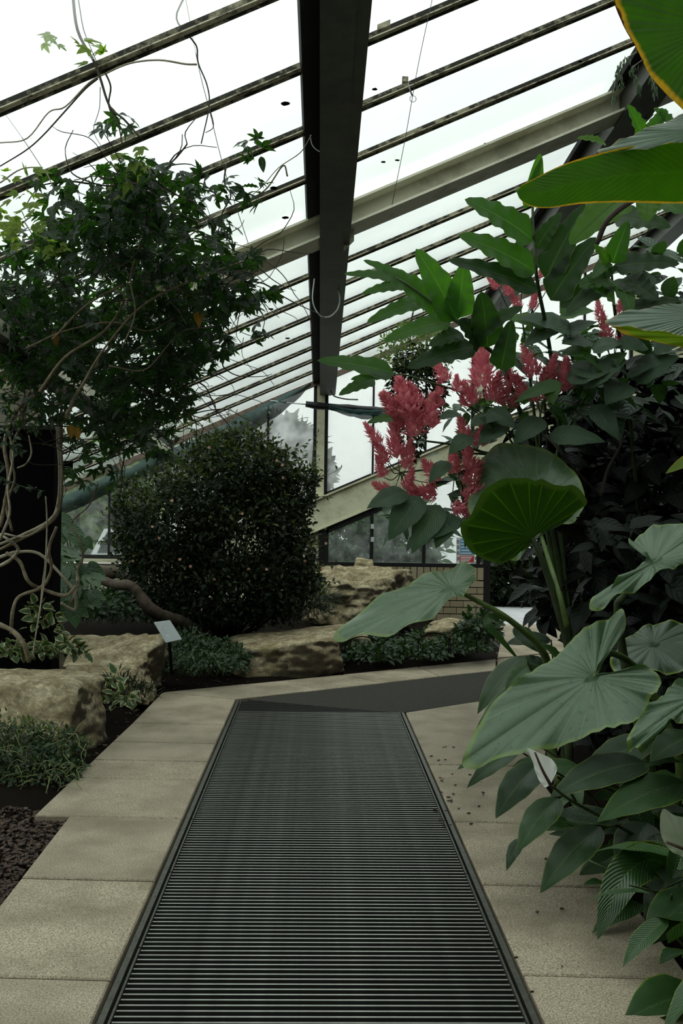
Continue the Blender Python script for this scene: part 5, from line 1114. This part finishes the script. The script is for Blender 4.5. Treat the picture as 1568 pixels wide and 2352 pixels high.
for a in (((1010, 955), (1060, 955), 30), ((935, 1130), (842, 1168), 52), ((965, 1140), (892, 1242), 66), ((1010, 1160), (945, 1272), 60), ((1040, 1180), (1000, 1260), 50), ((1060, 1190), (985, 1240), 40), ((1030, 1060), (985, 1110), 36), ((1080, 1000), (1030, 1045), 40),
          ((1160, 970), (1098, 1022), 50), ((1245, 960), (1180, 1022), 52), ((1080, 970), (1145, 965), 34), ((1260, 1000), (1390, 1015), 56), ((1290, 880), (1180, 925), 36, 'pinkshrub_light'), ((1300, 870), (1410, 850), 60), ((1330, 880), (1440, 830), 70), ((1310, 840), (1405, 875), 50),
          ((1385, 850), (1340, 820), 50, 'pinkshrub_light'), ((1385, 855), (1440, 810), 50, 'pinkshrub_light'), ((1440, 860), (1400, 830), 44), ((1440, 860), (1500, 840), 40), ((1450, 870), (1560, 820), 72), ((1320, 760), (1190, 730), 60), ((1250, 745), (1165, 735), 50, 'pinkshrub_light'), ((1285, 720), (1355, 665), 40, 'pinkshrub_light'),
          ((1285, 725), (1365, 715), 40, 'pinkshrub_light'), ((1290, 740), (1200, 800), 46), ((1350, 780), (1290, 790), 60), ((1290, 770), (1370, 740), 44), ((1300, 800), (1340, 820), 44, 'pinkshrub_light'), ((1360, 800), (1430, 790), 50), ((1480, 790), (1410, 800), 56), ((1500, 800), (1568, 790), 56),
          ((1360, 930), (1420, 1010), 50), ((1440, 880), (1390, 930), 60), ((1170, 810), (1140, 850), 40, 'pinkshrub_light'), ((1260, 870), (1270, 930), 40, 'pinkshrub_light'), ((1150, 860), (1185, 830), 36), ((1200, 840), (1150, 820), 34), ((1120, 940), (1185, 985), 44), ((1140, 990), (1100, 960), 40)): pk_(*a)
X = []; X2 = []
def fill(n, u0, u1, v0, v1, Y0, Y1, s0, s1, dst):
    for _ in range(n):
        p = px(r.uniform(u0, u1), r.uniform(v0, v1), r.uniform(Y0, Y1)); dst.append(frame(p, V((r.uniform(-1, 1), r.uniform(-.9, .3), r.uniform(-.8, .4))), V((0, -.35, .9)) + rvec(r) * .4, r.uniform(s0, s1)))
fill(60, 1130, 1330, 740, 960, 6.3, 7.0, .14, .24, X); fill(90, 1300, 1600, 740, 960, 6.3, 7.0, .16, .28, X); fill(40, 980, 1150, 1000, 1150, 6.4, 6.8, .10, .2, X); fill(26, 900, 1080, 1130, 1230, 6.4, 6.8, .14, .22, X); fill(30, 1020, 1130, 900, 1000, 6.3, 6.7, .1, .16, X)
fill(14, 1100, 1300, 900, 960, 6.2, 6.5, .12, .18, X2); fill(60, 1440, 1600, 560, 740, 6.0, 6.6, .16, .26, X)
leaves(PK, 'ovate', X, 'pinkshrub_leaf', 200); leaves(PK, 'ovate', X2, 'pinkshrub_light', 40)
# ---------------------------------------------------------------- dark thicket behind everything on the right
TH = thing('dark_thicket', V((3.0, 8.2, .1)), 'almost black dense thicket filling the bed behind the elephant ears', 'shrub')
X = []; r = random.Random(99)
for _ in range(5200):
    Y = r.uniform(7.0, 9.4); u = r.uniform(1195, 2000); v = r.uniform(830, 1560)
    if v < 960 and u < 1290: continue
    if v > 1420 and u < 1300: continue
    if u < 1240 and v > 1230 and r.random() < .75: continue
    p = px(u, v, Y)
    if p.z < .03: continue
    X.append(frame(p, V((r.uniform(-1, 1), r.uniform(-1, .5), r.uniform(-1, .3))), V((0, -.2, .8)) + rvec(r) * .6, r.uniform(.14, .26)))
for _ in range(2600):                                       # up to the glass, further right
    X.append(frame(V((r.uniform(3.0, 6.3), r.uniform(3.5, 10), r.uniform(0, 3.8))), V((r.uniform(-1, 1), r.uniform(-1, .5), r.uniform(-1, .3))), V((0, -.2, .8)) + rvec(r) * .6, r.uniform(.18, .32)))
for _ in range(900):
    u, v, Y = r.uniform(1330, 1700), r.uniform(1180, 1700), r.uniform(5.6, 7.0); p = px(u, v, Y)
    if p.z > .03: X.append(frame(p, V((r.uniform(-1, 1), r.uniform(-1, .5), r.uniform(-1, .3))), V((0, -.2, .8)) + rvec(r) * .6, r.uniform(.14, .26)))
for _ in range(700):                                       # unseen leaves added beside the viewer to shade the right-hand side
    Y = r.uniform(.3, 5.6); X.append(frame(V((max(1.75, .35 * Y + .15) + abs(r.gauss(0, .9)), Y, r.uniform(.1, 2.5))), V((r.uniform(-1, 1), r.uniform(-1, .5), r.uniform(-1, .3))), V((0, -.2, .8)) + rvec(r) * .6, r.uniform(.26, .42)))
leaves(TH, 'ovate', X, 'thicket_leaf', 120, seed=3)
for k in range(14):
    b = V((r.uniform(2.0, 4.6), r.uniform(7.4, 9), .05)); tube('trunk', [b, b + V((r.uniform(-.2, .2), 0, .8)), b + V((r.uniform(-.5, .3), r.uniform(-.3, .3), 1.7)), b + V((r.uniform(-.7, .4), r.uniform(-.3, .3), 2.5))], .035, MATS['brown_stem'], TH, .012, 7, 5, .2)
# ---------------------------------------------------------------- hanging basket
HB = thing('hanging_basket', px(960, 900, 9.0), 'hanging basket of small grey-green trailing foliage on chains under the roof', 'hanging basket')
c = px(960, 805, 9.0); r = random.Random(12); X = []; X2 = []
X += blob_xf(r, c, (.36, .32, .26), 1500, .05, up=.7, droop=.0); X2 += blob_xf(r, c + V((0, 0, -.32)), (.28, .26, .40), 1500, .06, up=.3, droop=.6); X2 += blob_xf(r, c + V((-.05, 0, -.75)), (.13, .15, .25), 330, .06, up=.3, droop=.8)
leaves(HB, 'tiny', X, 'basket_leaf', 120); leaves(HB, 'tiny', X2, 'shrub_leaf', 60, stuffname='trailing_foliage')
mb = MB(); vs = []
for k in range(9):
    a = k / 8 * math.pi / 2; mb_r = .2 * math.cos(a)
    pts = [c + V((mb_r * math.cos(t), mb_r * math.sin(t), -.02 - .16 * math.sin(a))) for t in np.linspace(0, 6.283, 17)]; mb.add(*tube_geo(pts, .005, None, 4))
mb.build('wire_basket', MATS['wire'], HB)
for a in (0, 2.1, 4.2): tube('chain', [c + V((.19 * math.cos(a), .19 * math.sin(a), 0)), c + V((.1 * math.cos(a), .1 * math.sin(a), .35)), px(980, 640, 9.0)], .004, MATS['wire'], HB, seg=4, sm=3)
# ---------------------------------------------------------------- shade net, cables, fittings
def cloth(name, top, bot, label, cat, n=18, sag=.06, mat='green_net', parent=None):
    """a strip between two polylines with folds"""
    Tp, Bt = smooth_path(top, 5), smooth_path(bot, 5); N = min(len(Tp), len(Bt)); vs = []; K = 6
    for i in range(N):
        for k in range(K + 1):
            t = k / K; p = Tp[i] * (1 - t) + Bt[i] * t; vs.append(p + V((0, -sag * math.sin(t * math.pi) + .02 * math.sin(i * 1.3 + k), .012 * math.sin(i * 2.1 + 2 * k))))
    fs = [(i * (K + 1) + k, i * (K + 1) + k + 1, (i + 1) * (K + 1) + k + 1, (i + 1) * (K + 1) + k) for i in range(N - 1) for k in range(K)]
    return setp(obj(name, vs, fs, MATS[mat], parent, True), label, cat)
YN = 14.6
cloth('shade_net', [px(715, 880, YN), px(640, 912, YN), px(540, 962, YN), px(420, 1020, YN), px(300, 1072, YN), px(140, 1142, YN)], [px(715, 885, YN), px(650, 945, YN), px(550, 1005, YN), px(430, 1058, YN), px(300, 1112, YN), px(140, 1185, YN)],
      'dark green shade net slung along the sloping roof edge', 'shade net', sag=.12)
NR = thing('net_roller', px(800, 935, 14.5), 'black pole with bundled green netting crossing the middle gable post', 'net roller')
tube('pole', [px(702, 928, 14.5), px(740, 933, 14.5), px(820, 938, 14.5), px(900, 945, 14.5)], .05, MATS['black_frame'], NR, .05, 8, 4, .3)
tube('bundle', [px(755, 934, 14.48), px(800, 944, 14.46), px(850, 948, 14.46), px(910, 948, 14.48)], .035, MATS['green_net'], NR, .05, 8, 4, .5)
cl = cloth('sagging_net', [px(755, 938, 14.45), px(810, 946, 14.45), px(900, 950, 14.45)], [px(760, 942, 14.45), px(830, 962, 14.45), px(900, 958, 14.45)], None, None, sag=.05); put(cl, NR)
tube('cord', [px(620, 920, 14.55), px(660, 925, 14.5), px(705, 929, 14.5)], .008, MATS['galvanised'], NR, sm=3); tube('cord', [px(760, 870, 14.6), px(762, 905, 14.55), px(790, 916, 14.5), px(822, 918, 14.5)], .010, MATS['wire'], NR, sm=4)
def cable(label, pts, Y, rad, mat, cat='cable', name='cable'): return setp(tube(name, [px(u, v, Y) for u, v in pts], rad, MATS[mat], None, seg=5), label, cat)
cable('thin straight wire hanging diagonally right of the central girder', [(992, 0), (960, 150), (930, 320), (900, 470)], 5.0, .0018, 'wire', 'wire', 'roof_wire')
cable('pale plastic tube looped below the central girder', [(722, 640), (718, 690), (732, 722), (755, 728), (775, 710), (780, 680), (770, 655)], 9.2, .007, 'pale_plastic', 'tube', 'plastic_tube')
cable('thin pale loop of cable near the middle of the central girder', [(712, 310), (718, 335), (740, 350), (785, 352)], 6.2, .003, 'pale_plastic')
cable('thin wire from which the leftmost vine shoots hang', [(0, 245), (60, 330), (115, 415), (150, 470)], 5.0, .0018, 'wire', 'wire', 'roof_wire')
cable('thin wire hanging through the vine left of the girder', [(425, -10), (455, 150), (480, 250), (515, 390), (570, 560)], 4.9, .0018, 'wire', 'wire', 'roof_wire')
cl = thing('beam_clamp', px(800, 118, 4.9), 'small galvanised clamp bolted to the right edge of the central girder', 'clamp')
obj('jaw', *beam_geo(px(797, 130, 4.95), px(815, 118, 4.95), (0, 1, 0), (0, 0, 1), .03, .02), MATS['galvanised'], cl)
obj('jaw_back', *beam_geo(px(812, 128, 4.95), px(812, 104, 4.95), (0, 1, 0), (1, 0, 0), .03, .014), MATS['galvanised'], cl)
tube('bolt', [px(800, 112, 4.95), px(822, 103, 4.95)], .006, MATS['galvanised'], cl, sm=0); tube('bolt_head', [px(820, 104, 4.95), px(825, 102, 4.95)], .011, MATS['galvanised'], cl, sm=0)
hk = thing('hook_ring', px(940, 200, 5.05), 'small hook and ring hanging from a roof bar right of the girder', 'hook')
tube('hook', [px(932, 182, 5.05), px(938, 198, 5.05), px(946, 219, 5.05)], .004, MATS['galvanised'], hk, sm=0)
rp = px(948, 227, 5.05); tube('ring', [rp + V((.016 * math.cos(a), 0, .016 * math.sin(a))) for a in np.linspace(0, 6.283, 17)], .002, MATS['galvanised'], hk, sm=0, seg=4)
obj('clip', *box_geo(px(930, 184, 5.05), (.03, .03, .025)), MATS['bar_cream'], hk)
sc_ = thing('sash_clip', px(880, 58, 5.0), 'cream metal clip fixed on the uppermost right roof bar', 'clip')
obj('clip_body', *beam_geo(px(866, 66, 4.98), px(896, 54, 4.98), (0, 1, 0), (0, 0, 1), .03, .028), MATS['bar_cream'], sc_)
for nm, u, v0, v1, Y, lb in (('chain', 1150, 690, 775, 8.6, 'small link chain hanging among the ginger leaves'), ('chain', 972, 640, 720, 8.8, 'short chain dropping from the roof to the hanging basket')):
    ct = thing(nm, px(u, v1, Y), lb, 'chain')
    n = int((v1 - v0) / 6)
    for k in range(n):
        p = px(u, v0 + 6 * k + 3, Y); ax = V((1, 0, 0)) if k % 2 else V((0, 1, 0))
        tube('link', [p + ax * (.006 * math.cos(a)) + V((0, 0, .015 * math.sin(a))) for a in np.linspace(0, 6.283, 9)], .0025, MATS['wire'], ct, sm=0, seg=4)
# moss clumps and grime on the glass near the girder
mo = 0
for (u, v) in ((655, 238), (628, 432), (655, 500), (672, 575), (622, 710), (660, 777), (880, 372), (912, 368), (860, 205), (1332, 141), (1115, 330)):
    d = ray(u, v); t = (P0 + UPN * -.02 - EYE).dot(UPN) / d.dot(UPN); p = EYE + d * t; r = random.Random(u); s = .016 if u < 800 else .010
    bm = bmesh.new(); bmesh.ops.create_icosphere(bm, subdivisions=2, radius=1)
    for vv in bm.verts: vv.co *= 1 + .4 * mn.noise(vv.co * 2 + V((u, 0, 0))); vv.co = V((vv.co.x * s * 1.7, vv.co.y * s * 1.3, vv.co.z * s * .6))
    me = bpy.data.meshes.new('moss_clump'); bm.to_mesh(me); bm.free(); me.materials.append(MATS['black_post']); o = link('moss_clump', me); o.location = p; put(o, ceiling)
# ---------------------------------------------------------------- safety notice on the low window
nt = thing('safety_notice', px(1068, 1268, 14.93), 'white safety notice with blue and red panels on the low window', 'sign')
def npl(name, u0, v0, u1, v1, col, y=14.93):
    k = 'notice_%d_%d_%d' % tuple(int(c * 100) for c in col)
    if k not in MATS: t = NT(k); t.done(t.bsdf(col, .5))
    a, b = px(u0, v1, y), px(u1, v0, y); return obj(name, *box_geo(((a.x + b.x) / 2, y, (a.z + b.z) / 2), (abs(b.x - a.x), .004, abs(b.z - a.z))), MATS[k], nt if name == 'board' else nboard)
nboard = npl('board', 1047, 1235, 1091, 1293, (.72, .72, .70)); npl('blue_panel', 1056, 1238, 1089, 1274, (.12, .32, .55), 14.926); npl('red_panel', 1055, 1277, 1088, 1291, (.55, .04, .05), 14.926)
for k in range(5): npl('text_line', 1058, 1242 + 7 * k, 1084 - (k * 5) % 9, 1244 + 7 * k, (.75, .76, .76), 14.923)
for k in range(3): npl('text_line', 1057, 1279 + 4 * k, 1084 - 3 * k, 1281 + 4 * k, (.75, .76, .76), 14.923)
for k in range(4): npl('pictogram', 1049, 1240 + 13 * k, 1054, 1247 + 13 * k, (.25, .25, .27), 14.923)
# ---------------------------------------------------------------- outside the gable
r = random.Random(3)
def tree(u, v, Y, rx, rz, n, size, label, mat='outside_leaf', name='outside_tree'):
    c = px(u, v, Y); t = thing(name, V((c.x, Y, -.06)), label, 'tree'); leaves(t, 'ovate', blob_xf(r, c, (rx, rx * .7, rz), n, size, up=.6, shell=.2), mat, 0)
    tube('trunk', [V((c.x, Y, -.1)), V((c.x + .1, Y, c.z * .5)), c], .12, MATS['branch_bark'], t, .04, 7, 4, .2); return t
tree(150, 1150, 24, 2.2, 1.7, 2600, .34, 'leafy green tree outside beyond the left gable window'); tree(330, 1130, 26, 2.4, 1.9, 2600, .34, 'leafy tree outside seen behind the flowering shrub')
tree(610, 1095, 19, 1.25, 1.2, 6500, .25, 'dark tree outside behind the misted pane left of the gable post', 'shrub_leaf')
tree(790, 1250, 17.5, .8, .62, 1500, .18, 'grey-green bush outside the first low gable window', 'bigleaf', 'outside_bush'); tree(920, 1240, 17.8, .9, .72, 1700, .18, 'grey-green bush outside the middle low gable window', 'bigleaf', 'outside_bush')
tree(1170, 1340, 19, .8, .7, 1500, .2, 'dark hedge plant outside beyond the doorway', 'shrub_leaf', 'outside_bush'); tree(1290, 1330, 19.5, .9, .8, 1500, .2, 'dense hedge plant outside behind the thicket', 'shrub_leaf', 'outside_bush')
# parked pale car beyond the left window
cr = thing('parked_car', V((px(232, 1290, 19).x, 19, -.06)), 'pale car parked outside the left gable window', 'car')
t_ = NT('car_paint'); t_.done(t_.bsdf((.62, .65, .66), .35)); t_ = NT('car_glass'); t_.done(t_.bsdf((.04, .05, .05), .15))
cx = px(250, 1290, 19).x
def prof_ext(name, pts, y0, y1, mat, parent):
    n = len(pts); vs = [V((x, y0, z)) for x, z in pts] + [V((x, y1, z)) for x, z in pts]; fs = [tuple(range(n)), tuple(range(2 * n - 1, n - 1, -1))] + [(i, i + n, (i + 1) % n + n, (i + 1) % n) for i in range(n)]
    return obj(name, vs, fs, MATS[mat], parent)
cbody = prof_ext('body', [(cx - 1.0, .25), (cx - .95, .62), (cx - .35, .78), (cx - .1, 1.28), (cx + 1.2, 1.32), (cx + 1.7, .85), (cx + 2.2, .75), (cx + 2.25, .25)], 19, 20.6, 'car_paint', cr)
prof_ext('side_window', [(cx - .22, .82), (cx - .04, 1.22), (cx + 1.12, 1.25), (cx + 1.5, .86)], 18.98, 19.0, 'car_glass', cbody)
for x in (cx - .4, cx + 1.6): tube('wheel', [V((x, 18.97, .25)), V((x, 19.2, .25))], .31, MATS['black_post'], cr, seg=16, sm=0)

# low wire hoops in the groundcover, fallen bits on the right-hand slabs
he = thing('hoop_edging', gr(930, 1535), 'thin black wire hoops edging the glossy groundcover', 'edging')
for u0, u1, vt, vb in ((792, 872, 1462, 1510), (880, 965, 1458, 1506), (1030, 1095, 1448, 1500), (960, 1035, 1454, 1503)):
    tube('hoop', [px(u0, vb, 10.55), px(u0 + 4, vt + 14, 10.55), px((u0 + u1) / 2, vt, 10.5), px(u1 - 4, vt + 14, 10.55), px(u1, vb, 10.55)], .006, MATS['black_post'], he, seg=5)
r = random.Random(55); mb = MB()
for _ in range(46):
    g = gr(r.uniform(985, 1110), r.uniform(1690, 1900)) if r.random() < .8 else gr(r.uniform(1150, 1300), r.uniform(1950, 2300)); d = V((r.uniform(-1, 1), r.uniform(-1, 1), 0)).normalized(); L = r.uniform(.006, .022); g.z = .006
    mb.add(*beam_geo(g - d * L / 2, g + d * L / 2, V((-d.y, d.x, 0)), (0, 0, 1), L * .5, .005))
setp(mb.build('leaf_litter', MATS['bark_chip']), 'tiny dark bits of leaf litter on the slabs beside the elephant ear', 'litter', None, 'stuff')
